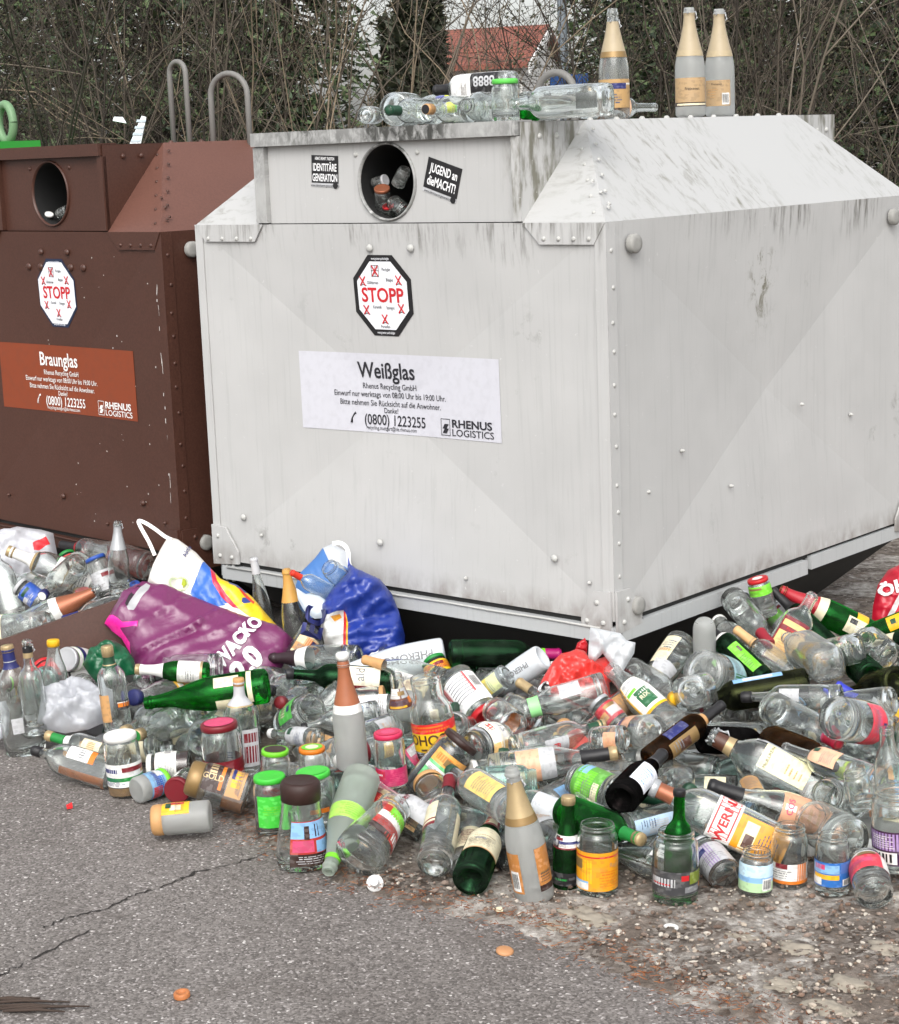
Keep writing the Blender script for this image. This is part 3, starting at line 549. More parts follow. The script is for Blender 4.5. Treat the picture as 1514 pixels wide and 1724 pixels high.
I('bigjar','clear',(490,1225),(530,1186),'N',[],[(.3,.8,-60,90,'4fae4a',[(.2,.2,.8,.5,'cream')])],'wide open jar with green label mouth towards the viewer',near=.05,scale=.95)
I('sekt','clear',(600,1122),(462,1121),'L',[('foil','2a1a20',.68),('ring','white',.55,.68)],[],'clear sparkling wine bottle with black neck and white collar',near=.03,scale=.9)
I('juice','clear',(650,1105),(545,1103),'L',[],[(.08,.6,20,170,'f0f0f0',lines(.2,.8,.2,.8,5,'lgrey'))],'bottle with large plain white label before the blue bag')
I('cone','satin',(752,1104),(560,1138),'L',[],[(.1,.6,10,60,None,[],[('PHEROMON',.5,.5,.020,'grey',1,.03)])],'satin white bottle with dark lettering lying before the black base',near=.05)
I('bordeaux','dgreen',(655,1165),(478,1152),'L',[('screw','black',.02)],[(.12,.5,10,110,'e4dcc6',[(0,0,.14,1,'dred')],[('ald',.6,.5,.026,'grey',0)])],'green wine bottle with cream label behind the copper foil neck')
I('bordeaux','clear',(668,1196),(520,1206),'L',[],[(.1,.5,20,130,'e8e8ea',[(.3,.3,.6,.5,'dblue'),(.2,.6,.5,.8,'lblue')])],'clear bottle with white label and small blue print')
I('spirit','clear',(535,1170),(458,1160),'N',[('screw','black',.026)],[],'clear bottle with black ribbed cap beside the green bottle')
I('spirit','clear',(480,1160),(428,1138),'N',[('screw','dblue',.028)],[],'clear bottle with navy cap next to the purple bag')
I('bordeaux','clear',(545,1180),(470,1179),'N',[('screw','dred',.02)],[],'clear bottle with reddish cap below the black capped one')
I('juice','clear',(400,1195),(470,1182),'F',[('screw','peach',.025)],[],'bottle with salmon cap behind the green sparkling bottle')
I('piccolo','clear',(530,1245),(465,1238),'L',[('screw','white',.016)],[(.2,.6,0,150,'lgrey')],'small bottle with white cap in front of the open green labelled jar',near=.05)
I('talljar','clear',(768,1148),(822,1210),'N',[('lid','red')],[(.18,.82,10,170,'f0f0f0',[(.75,0,1,1,'c81e2a'),(.25,.0,.3,.7,'red')]+[(.3,.1+.1*i,.7,.13+.1*i,'grey') for i in range(7)]+barcode(.05,.1,.24,.6),[('ZER',.87,.7,.016,'white',1)])],'jar with white printed label and red stripe lying on its side',scale=1.15,near=.05)
I('bordeaux','clear',(845,1140),(740,1218),'L',[],[(.08,.52,10,90,'cfd6a0',[(.0,.3,1,.55,'d8c860'),(0,.7,1,1,'b8d0c8')])],'clear bottle with pale yellow green label sloping down')
I('cone','satin',(925,1118),(815,1190),'L',[],[(.1,.6,10,60,None,[],[('PHEROMON',.5,.5,.017,'grey',1,.03)])],'grey satin bottle with dark lettering half under the red bag')
I('jar','clear',(755,1160),(735,1120),'L',[('lid','green')],[(.3,.8,0,200,'e0c020',[(.1,.4,.9,1,'red'),(0,0,1,.25,'dgreen')])],'jar with small red yellow label behind the printed jar')
I('burgundy','dgreen',(775,1118),(700,1108),'F',[],[(.2,.6,-30,80,'cream',[(.3,.3,.6,.7,'red')])],'green bottle base peeping behind the satin white bottle')
I('bordeaux','dgreen',(755,1105),(940,1106),'L',[('foil','magenta',.84),('ring','lime',.82,.85)],[],'dark bottle with magenta capsule and lime ring at the black base',scale=1.05)
I('tumbler','clear',(490,1112),(520,1068),'L',[],[(.2,.75,15,120,'e0c8a0',[(.3,.3,1,.9,'orange'),(.0,.1,.4,.5,'tan')])],'clear glass with orange label before the blue bag',scale=1.05)
I('sekt','clear',(506,1100),(492,957),'U',[('foil','c09048',.62)],[],'clear sparkling wine bottle standing behind the blue bag with gold neck',near=-.06)
I('schlegel','clear',(452,1085),(436,938),'U',[('foil','lgrey',.82),],[],'clear slim bottle standing in shade with pale grey cap',near=-.1)
I('sqjar','aqua',(785,1347),(925,1340),'L',[],[(.3,.6,40,60,'lblue')],'aqua tinted square bottle lying sideways',scale=1.15,near=.05)
I('bordeaux','clear',(975,1395),(840,1345),'L',[],[(.1,.55,20,130,'c8ccd0',lines(.2,.8,.1,.4,2,'grey'))],'clear bottle with big pale grey label behind the frosted bottle')
I('burgundy','clear',(1100,1430),(985,1352),'L',[('ring','silver',.7,.8)],[],'clear bottle with silver neck band behind the honey jar',near=.02)
I('spirit','green',(950,1385),(1072,1417),'N',[('screw','gold',.022),('foil','green',.78)],[],'green bottle with gold cap and green neck beside the honey jar',near=.06,scale=.9)
I('bordeaux','clear',(1050,1402),(1180,1368),'L',[],[(.1,.6,30,90,'a8c0d4',[(.2,.3,.8,.7,'lgrey')])],'clear bottle with pale blue silver label behind the open jars')
I('burgundy','clear',(1150,1478),(1020,1440),'L',[],[(.22,.4,45,35,'f0f0ec',[(.35,.3,.65,.7,'black')])],'clear bottle with small white oval label near the ground',g=2)
I('talljar','clear',(1215,1470),(1190,1440),'L',[('lid','silver')],[(.1,.7,0,200,'lgrey',[(.4,.0,.6,1,'lilac')])],'jar with silver lid and lilac edged label behind the dark labelled jar')
I('jar','clear',(1028,1345),(975,1322),'L',[],[(.2,.85,10,170,'5a9a3a',[(.2,.3,.7,.8,'lime'),(.1,.05,.5,.25,'cream'),(.6,.6,.9,.9,'lblue')])],'jar with leafy green label under the black sleeved bottle',near=.05,scale=1.1)
I('bordeaux','clear',(1440,1350),(1330,1308),'L',[],[(.4,.7,30,90,'e0b090')],'clear bottle with pale peach label beneath the whisky bottle',scale=.9)
I('jar','clear',(1430,1310),(1390,1302),'L',[],[(.2,.8,20,150,'b8d040',[(.5,.2,.9,.6,'white'),(.2,.5,.6,.9,'lblue')])],'jar with lime and white label among clear glass')
I('talljar','clear',(1440,1365),(1390,1345),'N',[],[],'open jar lying with rim forward by the peach label',near=.04)
I('jar','clear',(1455,1360),(1440,1305),'U',[],[],'plain clear jar standing in the heap near the photo edge',near=.05)
I('bigjar','clear',(1425,1420),(1370,1385),'F',[],[],'clear wide jar lying behind the deep blue label')
I('juice','clear',(1495,1372),(1490,1290),'U',[],[],'plain clear wide bottle standing at the photo edge',near=.03)
I('bordeaux','clear',(1480,1420),(1360,1395),'L',[],[(.2,.7,30,100,'dcdcd8')],'clear bottle with plain white label behind the front jars')
I('jar','clear',(590,1275),(545,1290),'N',[('screw','white',.02)],[],'clear bottle shoulder with short white cap by the big green lid',near=.06)
I('juice','clear',(660,1345),(575,1288),'L',[('screw','white',.024)],[],'clear bottle with white cap lying behind the bright green lid',near=.02)
I('jar','clear',(735,1375),(712,1330),'F',[('lid','tan')],[],'jar with rusty pink lid under the orange label')
I('jar','clear',(540,1205),(580,1160),'L',[],[],'plain jar lying between open jar and copper foil')
I('burgundy','dgreen',(1530,1080),(1440,1100),'L',[('screw','tan',.02)],[(.3,.6,30,70,'cream')],'green bottle with tan cap at the photo edge below the red bag',scale=.9)
I('bordeaux','green',(1545,1040),(1420,1090),'L',[],[(.1,.4,20,80,'yellow')],'bright green bottle lying beside the red carrier bag')
I('square','clear',(1430,1095),(1310,1120),'F',[],[(.3,.7,0,120,'c8a060',[(.2,.3,.8,.7,'yellow')])],'clear bottle with ochre label beside the diamond base')
I('jar','black',(1325,1200),(1350,1170),'L',[],[(.2,.6,0,90,'lblue')],'black jar with blue white patch in a gap')
I('bordeaux','clear',(1400,1190),(1260,1190),'L',[('screw','black',.03)],[(.4,.6,0,80,'lgrey')],'clear bottle with short black cap below the diamond base')
I('juice','clear',(1480,1180),(1380,1190),'L',[('ring','white',.7,.8)],[],'clear bottle lying under the blue capsule')
I('burgundy','olive',(1500,1165),(1420,1180),'F',[],[],'olive bottle half hidden beneath the green base')
BOARD_A = at_d(-60, 1130, depth(surf(0, 1150))); BOARD_B = at_d(238, 1040, depth(surf(200, 1085)))
# ------------------------------------------------------------------ placing: pose of each item, then a settling pass so that they rest side by side
def pose(C, D, spin, L, s):
    D = D.normalized(); v = CAMP-C; x = (v-D*v.dot(D))
    if x.length < 1e-3: x = D.orthogonal()
    x.normalize(); y = D.cross(x)
    c, n = math.cos(R_(spin)), math.sin(R_(spin)); X = x*c+y*n; Y = D.cross(X)
    b = C-D*(L*s/2); M = Matrix.Identity(4)
    for i in range(3): M[i][0], M[i][1], M[i][2], M[i][3] = X[i]*s, Y[i]*s, D[i]*s, b[i]
    return M
class It: pass
def make_items():
    out = []
    for a, k in ITEMS:
        key, kind, pb, pt, mode, caps, labs, text = a[:8]
        o = It(); o.key, o.kind, o.caps, o.labs, o.text, o.k = key, kind, caps, labs, text, k
        sh = shape(key); o.sh = sh; s0 = k.get('scale', 1.); g = k.get('g', 0); o.g = g
        mx, my = (pb[0]+pt[0])/2, (pb[1]+pt[1])/2
        if mode == 'U':
            B = at_z(*pb, .003) if g else surf(*pb)-Vector((0, 0, .02))
            dep = depth(B)-k.get('near', 0)+k.get('back', 0)
            B = at_d(*pb, dep)
            # base pixel marks the lowest visible edge: step the axis back by one radius
            if g: B = B+Vector((CF.x, CF.y, 0)).normalized()*sh.rmax*s0*.6; B.z = .003; dep = depth(B)
            T = at_d(pt[0], pt[1], dep)
            lat = T-B
            if not k.get('scale'): s0 = min(1.3, max(.75, lat.length*1.02/sh.h))
            D = CR*lat.dot(CR)+Vector((0, 0, 1))*lat.dot(CU)
            if k.get('lean'): D = D+CF*.03
            L = sh.h; o.C = B+D.normalized()*L*s0/2; o.D = D.normalized(); o.s = s0
        else:
            C = surf(mx, my)
            if g == 1: C = at_z(mx, my, sh.rmax*s0*.9)
            if g == 2: C = at_z(mx, my, sh.rmax*s0*1.05)
            dep = depth(C)-k.get('near', 0)*.6; C = at_d(mx, my, dep)
            lat = (CR*(pt[0]-pb[0])-CU*(pt[1]-pb[1]))*(dep/FPX); L = sh.h; ll = lat.length
            if mode == 'L':
                if not k.get('scale'): s0 = min(1.18, max(.85, ll/L))
                q = L*s0
                ex = math.sqrt(max(0, q*q-ll*ll)); vd = ray(mx, my).normalized()
                D = lat+vd*ex*(1 if k.get('away', 1) else -1)*.6
            else:
                q = L*s0; ex = math.sqrt(max((.35*q)**2, q*q-ll*ll))
                vd = ray(mx, my).normalized(); vd = (vd+Vector((0, 0, .10 if mode == 'N' else -.02))).normalized()
                D = lat+vd*ex*(-1 if mode == 'N' else 1)
            o.C = C; o.D = D.normalized(); o.s = s0
        o.spin = k.get('spin', 0); o.mob = .12 if g == 1 else .4 if g == 2 else .2 if mode == 'U' else 1.
        o.mode = mode; out.append(o)
    rnd = random.Random(11)
    kinds = ['bordeaux', 'spirit', 'jar', 'talljar', 'burgundy', 'juice', 'square', 'piccolo', 'smalljar', 'sekt', 'bigjar']
    gl = ['clear']*10+['dusty']*2+['aqua', 'dgreen', 'frost']
    cc = ['gold', 'white', 'black', 'black', 'silver', 'tan', 'dgreen', 'gold', 'dred', 'grey']
    lc = ['white', 'cream', 'lgrey', 'peach', 'white', 'cream', 'lblue', 'e0c070', 'tan', 'b85048']
    n = 0
    while n < NFILL:
        x = rnd.uniform(40, 1540); yb, yf = interp(BACK, x)+25, interp(FRONT, x)-120
        y = yb+(yf-yb)*rnd.random()
        small = n >= NFILL-70
        C = surf(x, y)-Vector((0, 0, rnd.uniform(.0, .045) if small else rnd.uniform(.03, .10)))
        C = at_d(x, y, 0)+(C-CAMP)*(1+(.012 if small else .006))
        if C.z < .03: C.z = .032
        o = It(); o.key = rnd.choice(['smalljar', 'jar', 'piccolo', 'juice', 'bordeaux', 'spirit', 'tumbler', 'jar'] if small else kinds); o.kind = rnd.choice(gl); o.sh = shape(o.key); o.g = 0; o.mode = 'fill'
        a = rnd.uniform(0, 6.283); o.D = Vector((math.cos(a), math.sin(a), rnd.uniform(-.15, .15))).normalized()
        o.C = C; o.s = rnd.uniform(.66, .85) if small else rnd.uniform(.88, 1.05); o.spin = rnd.uniform(-60, 60); o.mob = 5.; o.k = {}
        isj = o.key in ('tumbler', 'jar', 'talljar', 'smalljar', 'bigjar')
        o.caps = [] if rnd.random() < .4 or o.key == 'tumbler' else [('lid', rnd.choice(cc))] if isj else [('screw', rnd.choice(cc), .02)] if o.key in ('spirit', 'juice', 'square') else [('foil', rnd.choice(cc), .74)]
        o.labs = [] if rnd.random() < .35 else [LN(rnd.uniform(.1, .2), rnd.uniform(.45, .6), rnd.uniform(60, 150), rnd.choice(lc), 6, rnd.choice(['grey', 'tan', 'dblue', 'dred']), rnd.uniform(-20, 20), n)]
        o.text = None; out.append(o); n += 1
    return out
def obstacles():
    o = []
    for t in range(11):      # the steel board
        o.append((BOARD_A.lerp(BOARD_B, t/11)+Vector((0, 0, .03)), .035))
    for x, y, dn, r in ((230, 1040, .0, .06), (290, 1070, .0, .07), (350, 1085, 0, .07), (420, 1090, 0, .07), (300, 1015, .0, .05), (400, 1045, .0, .05), (620, 1060, .0, .10), (640, 1020, 0, .08), (960, 1135, .04, .06), (1000, 1140, .04, .05), (120, 1195, .04, .06), (185, 1120, 0, .05), (20, 945, -.05, .06)):
        P = surf(x, y); o.append((at_d(x, y, depth(P)-dn), r))
    return o
class Obs: pass
def settle(its, rounds=70):
    real = its; its = list(its)
    for P, r in obstacles():
        o = Obs(); o.C = P; o.D = Vector((0, 0, 1)); o.s = 1; o.mob = 1e-4; o.mode = 'obs'; o.k = {}
        o.sh = Obs(); o.sh.h = .001; o.sh.flat = 1; o.sh.rad = (lambda z, r=r: r); its.append(o)
    n = len(its); K = 8
    P = np.zeros((n, K, 3)); Rr = np.zeros((n, K))
    for i, o in enumerate(its):
        L = o.sh.h*o.s; b = o.C-o.D*L/2
        for j in range(K):
            t = (j+.5)/K; P[i, j] = b+o.D*(L*t); Rr[i, j] = o.sh.rad(t*o.sh.h)*o.s*(.5+.5*o.sh.flat)*.97
    mob = np.array([o.mob for o in its]); off = np.zeros((n, 3))
    C = np.array([o.C for o in its]); V = C-np.array(CAMP); V /= np.linalg.norm(V, axis=1)[:, None]
    fill = np.array([o.mode == 'fill' for o in its])
    stand = np.array([o.mode in ('U', 'obs') for o in its])
    same = np.array([bool(o.k.get('same')) for o in its])
    idx = np.repeat(np.arange(n), K); rad = Rr.reshape(-1)
    for it in range(rounds):
        Q = (P+off[:, None]).reshape(-1, 3)
        d = Q[:, None]-Q[None]; dist = np.sqrt((d**2).sum(-1))+1e-6
        ov = rad[:, None]+rad[None]-dist; ov[idx[:, None] == idx[None]] = 0
        ov[ov < 0] = 0; ov[same[idx]] = 0; ov[:, same[idx]] = 0
        mi = mob[idx]; wgt = mi[:, None]/(mi[:, None]+mi[None])
        push = (d/dist[..., None]*(ov*wgt)[..., None]).sum(1)
        cnt = (ov > 0).sum(1)
        mv = np.zeros((n, 3)); c2 = np.zeros(n)
        np.add.at(mv, idx, push); np.add.at(c2, idx, cnt)
        mv = mv/np.maximum(c2, 1)[:, None]*1.1
        al = (mv*V).sum(1)[:, None]*V; pe = mv-al
        mv = np.where(fill[:, None], mv, al*1.2+pe*.22)
        off += mv
        low = (P[:, :, 2]+off[:, None, 2]-Rr).min(1); lift = np.where(stand, 0, np.maximum(0, .004-low))
        # lift along the sight line as far as possible
        off[:, 2] += lift*.8
        lim = np.where(fill, .14, .16)[:, None]; ln = np.linalg.norm(off, axis=1)[:, None]+1e-9
        off *= np.minimum(1, lim/ln)
        off[mob < 1e-3] = 0
    for i, o in enumerate(its): o.C = o.C+Vector(off[i])
    return real
JARS = ('jar', 'talljar', 'smalljar', 'bigjar', 'bellyjar', 'sqjar', 'coffee')
def build_items():
    its = settle(make_items())
    for o in its:
        cat = 'jar' if o.key in JARS else 'glass' if o.key == 'tumbler' else 'bottle'
        M = pose(o.C, o.D, o.spin, o.sh.h, o.s)
        text = o.text or 'plain glass %s wedged in the heap among many alike' % ('jar' if cat == 'jar' else 'tumbler' if cat == 'glass' else 'bottle')
        grp = 'bottles and jars dumped before the containers' if o.text else '%ss wedged in the heap' % ('jar' if cat == 'jar' else 'tumbler' if cat == 'glass' else 'bottle')
        glassware(o.key, o.kind, M, text, cat, o.caps, [l for l in o.labs if l[4] or len(l) > 5], o.k.get('residue'), grp)
NFILL = 190
# ------------------------------------------------------------------ recycling containers
def metal_paint(base, dirt, streak=.5, rough=.45, name='painted_steel', grime=None, mottle=0.):
    m, N, L, B = nm(name); B.inputs['Roughness'].default_value = rough; B.inputs['Specular IOR Level'].default_value = .35
    tc = N.new('ShaderNodeTexCoord')
    def noise_(scale, vec=(1, 1, 1), det=5, dist=0., w=.6):
        mp = N.new('ShaderNodeMapping'); mp.inputs['Scale'].default_value = vec; L.new(tc.outputs['Object'], mp.inputs[0])
        t = N.new('ShaderNodeTexNoise'); t.inputs['Scale'].default_value = scale; t.inputs['Detail'].default_value = det; t.inputs['Distortion'].default_value = dist
        t.inputs['Roughness'].default_value = w
        L.new(mp.outputs[0], t.inputs['Vector']); return t.outputs['Fac']
    def rng(v, a, b, c=0., d=1.):
        r = N.new('ShaderNodeMapRange'); r.inputs['From Min'].default_value = a; r.inputs['From Max'].default_value = b
        r.inputs['To Min'].default_value = c; r.inputs['To Max'].default_value = d; L.new(v, r.inputs['Value']); return r.outputs[0]
    def mix(f, a, b):
        x = N.new('ShaderNodeMix'); x.data_type = 'RGBA'; L.new(f, x.inputs['Factor'])
        for q, s in ((a, 'A'), (b, 'B')):
            if isinstance(q, tuple): x.inputs[s].default_value = (*q, 1)
            else: L.new(q, x.inputs[s])
        return x.outputs['Result']
    def mul(a, b):
        t = N.new('ShaderNodeMath'); t.operation = 'MULTIPLY'; L.new(a, t.inputs[0]); L.new(b, t.inputs[1]); return t.outputs[0]
    c = mix(rng(noise_(3, det=3), .35, .7, 0, .9), base, tuple(v*.90 for v in base))
    run = noise_(5, (16, 16, .55), 6)                      # thin runs of dirt down the sheets
    c = mix(rng(run, .54, .85, 0, .40*streak), c, tuple(v*.5 for v in base))
    fine = noise_(14, (14, 14, .35), 4)
    c = mix(rng(fine, .62, .85, 0, .28*streak), c, dirt)
    blot = mul(rng(noise_(9, det=7, w=.75), .60, .74), rng(noise_(2.1, det=2), .48, .66))
    c = mix(rng(blot, 0, 1, 0, .75*streak), c, dirt)
    if mottle:
        c = mix(rng(noise_(150, det=2), .4, .62, 0, mottle), c, tuple(v*.55 for v in base))
    if grime:
        sp = N.new('ShaderNodeSeparateXYZ'); L.new(tc.outputs['Object'], sp.inputs[0]); Xo, Yo, Zo = sp.outputs
        run2 = noise_(7, (9, 9, .8), 7, 0, .7); blob = noise_(2.4, (1, 1, .6), 3)
        top = mul(rng(Zo, grime[1]-.15, grime[1], 0, 1), rng(run2, .42, .66)); top = mul(top, rng(blob, .42, .58)); top = mul(top, rng(Zo, grime[1]+.006, grime[1]-.002))
        c = mix(rng(top, .12, .75, 0, .85), c, (.085, .08, .065))
        low = mul(rng(Zo, grime[0]+.075, grime[0], 0, 1), rng(noise_(7, (2, 2, 1.2), 7, .4), .36, .66))
        c = mix(rng(low, .05, .9, 0, .6), c, (.12, .09, .07))
        d1 = mul(rng(Yo, .70, .76), rng(Yo, .88, .80)); d2 = mul(rng(Zo, .98, 1.16), rng(Zo, 1.27, 1.25))
        c = mix(mul(mul(d1, d2), rng(noise_(22, (1, 1, .7), 7, .6, .75), .50, .60)), c, (.11, .10, .06))
        d3 = mul(rng(Xo, -.36, -.30), rng(Xo, -.20, -.25)); d4 = rng(Zo, 1.38, 1.42)
        c = mix(mul(mul(d3, d4), rng(noise_(9, (3, 3, .8), 6), .46, .62, 0, .8)), c, (.09, .085, .05))
    scr = rng(noise_(60, (1, 1, 1.5), 3, .8), .70, .74, 0, .5)
    c = mix(scr, c, tuple(min(.8, v*1.25+.02) for v in base))
    L.new(c, B.inputs['Base Color'])
    bp = N.new('ShaderNodeBump'); bp.inputs['Strength'].default_value = .25; bp.inputs['Distance'].default_value = .02
    L.new(noise_(2.6, det=2), bp.inputs['Height']); L.new(bp.outputs[0], B.inputs['Normal'])
    return m
def stained(base, dirt, name, sx, lo, hi):
    """sheet with patches of grime of their own shape, streaked along the slope"""
    m, N, L, B = nm(name); B.inputs['Roughness'].default_value = .45
    tc = N.new('ShaderNodeTexCoord'); mp = N.new('ShaderNodeMapping'); mp.inputs['Scale'].default_value = sx
    L.new(tc.outputs['Object'], mp.inputs[0])
    n1 = N.new('ShaderNodeTexNoise'); n1.inputs['Scale'].default_value = 6; n1.inputs['Detail'].default_value = 10; n1.inputs['Roughness'].default_value = .68; n1.inputs['Distortion'].default_value = .5
    L.new(mp.outputs[0], n1.inputs['Vector'])
    n2 = N.new('ShaderNodeTexNoise'); n2.inputs['Scale'].default_value = 2.2; n2.inputs['Detail'].default_value = 3; L.new(tc.outputs['Object'], n2.inputs['Vector'])
    r1 = N.new('ShaderNodeMapRange'); r1.inputs['From Min'].default_value = lo; r1.inputs['From Max'].default_value = hi; L.new(n1.outputs['Fac'], r1.inputs['Value'])
    r2 = N.new('ShaderNodeMapRange'); r2.inputs['From Min'].default_value = .4; r2.inputs['From Max'].default_value = .6; L.new(n2.outputs['Fac'], r2.inputs['Value'])
    mu = N.new('ShaderNodeMath'); mu.operation = 'MULTIPLY'; L.new(r1.outputs[0], mu.inputs[0]); L.new(r2.outputs[0], mu.inputs[1])
    x = N.new('ShaderNodeMix'); x.data_type = 'RGBA'; x.inputs['A'].default_value = (*base, 1); x.inputs['B'].default_value = (*dirt, 1)
    L.new(mu.outputs[0], x.inputs['Factor']); L.new(x.outputs['Result'], B.inputs['Base Color'])
    bp = N.new('ShaderNodeBump'); bp.inputs['Strength'].default_value = .15; bp.inputs['Distance'].default_value = .01
    L.new(n2.outputs['Fac'], bp.inputs['Height']); L.new(bp.outputs[0], B.inputs['Normal'])
    return m
def loc_text(b, s, x, z, size, m, y, bold=.01, sx=1., anchor=.5, rot=0., origin=None):
    """lettering lying on a wall that faces -y"""
    vs, fs, wd = text_tris(s, bold); c, n = math.cos(rot), math.sin(rot)
    out = []
    for px, py in vs:
        a, q = (px-wd*anchor)*size*sx, (py-.5)*size
        out.append((x+a*c-q*n, y, z+a*n+q*c))
    b.add(out, fs, m)
    return wd*size*sx
def stop_sign(root, x, z, y, dark):
    e = .0012; W, Hh = .114, .118
    def octo(k, kk=None):
        kk = kk or k; c = .42
        return [(x+sx*W*k, y, z+sz*Hh*kk) for sx, sz in ((-c, 1), (-1, c), (-1, -c), (-c, -1), (c, -1), (1, -c), (1, c), (c, 1))]
    bk, wh, rd, gy = pc('black'), paint((.78, .79, .82), .35), pc('c02028'), pc('333338')
    b = MB(); b.poly(octo(1), bk if dark else paint(srgb('1d2a44'), .35)); k = .86 if dark else .955
    f = [(p[0], y-e, p[2]) for p in octo(k, .84 if dark else .90)]; b.poly(f, wh)
    Y = y-2*e
    loc_text(b, 'STOPP', x, z+.003, .042, rd, Y, .022, .98)
    def cross(cx, cz, r):
        for a in (R_(52), R_(128)):
            d = Vector((math.cos(a), 0, math.sin(a)))*r; p = Vector((-math.sin(a), 0, math.cos(a)))*.0022
            c = Vector((cx, Y-e*.6 if a < 1 else Y-e, cz)); b.poly([c-d-p, c+d-p, c+d+p, c-d+p], rd)
    def frame(cx, cz, w, h):
        t = .0016
        for q in ((cx-w, cz-h, cx-w+t, cz+h), (cx+w-t, cz-h, cx+w, cz+h), (cx-w, cz-h, cx+w, cz-h+t), (cx-w, cz+h-t, cx+w, cz+h), (cx-t/2, cz-h, cx+t/2, cz+h), (cx-w, cz, cx+w, cz+t)):
            b.poly([(q[0], Y, q[1]), (q[2], Y, q[1]), (q[2], Y, q[3]), (q[0], Y, q[3])], gy)
    frame(x-.022, z+.072, .015, .017); cross(x-.022, z+.072, .019)
    for cx, cz in ((-.074, .042), (.068, .046), (-.068, -.042), (.07, -.036), (.002, -.068)):
        b.tube([(x+cx-.012, Y+.001, z+cz-.014), (x+cx, Y+.001, z+cz-.01), (x+cx+.012, Y+.001, z+cz-.014)], .0014, gy, 4); cross(x+cx, z+cz, .017)
    for t, tx, tz in (('Flachglas', .022, .077), ('Bleiglas', .033, .047), ('Glühbirnen', -.035, .038), ('Keramik', -.024, -.033), ('Steingut', .027, -.034), ('Porzellan', .002, -.09)):
        loc_text(b, t, x+tx, z+tz, .0095, gy, Y, .005, .75)
    tw = wh
    for zz in (.108, -.108): loc_text(b, 'www.gruener-punkt.de/glas', x, z+zz, .0075, tw if dark else paint((.7, .72, .78)), y-.0006 if dark else Y, .006, .60)
    return b.build('stop_sticker', root)
def name_plate(root, x0, x1, zc, y, title, back, ink, rot):
    """the long sticker with title, hours and phone number"""
    H = .118; xc = (x0+x1)/2-.035; b = MB(); c, n = math.cos(rot), math.sin(rot)
    T = lambda px, pz: (xc+(px-xc)*c-(pz-zc)*n, zc+(px-xc)*n+(pz-zc)*c)
    NX, NZ = 30, 10; g = []
    for j in range(NZ+1):
        for i in range(NX+1):
            p = T(x0+(x1-x0)*i/NX, zc-H+2*H*j/NZ); g.append((p[0], y, p[1]))
    b.add(g, [(j*(NX+1)+i, j*(NX+1)+i+1, (j+1)*(NX+1)+i+1, (j+1)*(NX+1)+i) for j in range(NZ) for i in range(NX)], back); Y = y-.0015
    def t(s, dx, dz, size, bold=.004, sx=.88, anchor=.5):
        px, pz = T(xc+dx, zc+dz); return loc_text(b, s, px, pz, size, ink, Y, bold, sx, anchor, rot)
    t(title, -.01, .070, .048, .016, .92)
    t('Rhenus Recycling GmbH', 0, .022, .0175)
    t('Einwurf nur werktags von 08:00 Uhr bis 19:00 Uhr.', 0, -.003, .0175)
    t('Bitte nehmen Sie Rücksicht auf die Anwohner.', 0, -.029, .0175)
    t('Danke!', 0, -.050, .016)
    t('(0800) 1223255', .015, -.078, .032, .010, .86)
    t('recycling.stuttgart@de.rhenus.com', .0, -.103, .012, .0, .85)
    # handset
    hx, hz = T(xc-.15, zc-.078)
    b.tube([(hx-.008, Y+.001, hz-.014), (hx-.006, Y+.001, hz), (hx+.004, Y+.001, hz+.013), (hx+.010, Y+.001, hz+.016)], [.0042, .0022, .0022, .0042], ink, 6)
    # logistics mark
    lx = x1-xc-.232
    t('RHENUS', lx+.044, -.073, .023, .026, 1.30, 0); t('LOGISTICS', lx+.044, -.099, .0205, .006, 1.20, 0)
    def rect(a0, b0, a1, b1): b.poly([(p[0], Y, p[1]) for p in (T(xc+a0, zc+b0), T(xc+a1, zc+b0), T(xc+a1, zc+b1), T(xc+a0, zc+b1))], ink)
    f = .0018; a0, a1, b0, b1 = lx, lx+.036, -.110, -.061
    rect(a0, b0, a1, b0+f); rect(a0, b1-f, a1, b1); rect(a0, b0, a0+f, b1); rect(a1-f, b0, a1, b1)
    for k in (0, 1):
        b.poly([(p[0], Y-.0002, p[1]) for p in (T(xc+lx+.006, zc-.103+k*.013), T(xc+lx+.022, zc-.103+k*.013), T(xc+lx+.031, zc-.089+k*.013), T(xc+lx+.015, zc-.089+k*.013))], ink)
    return b.build('name_sticker', root)
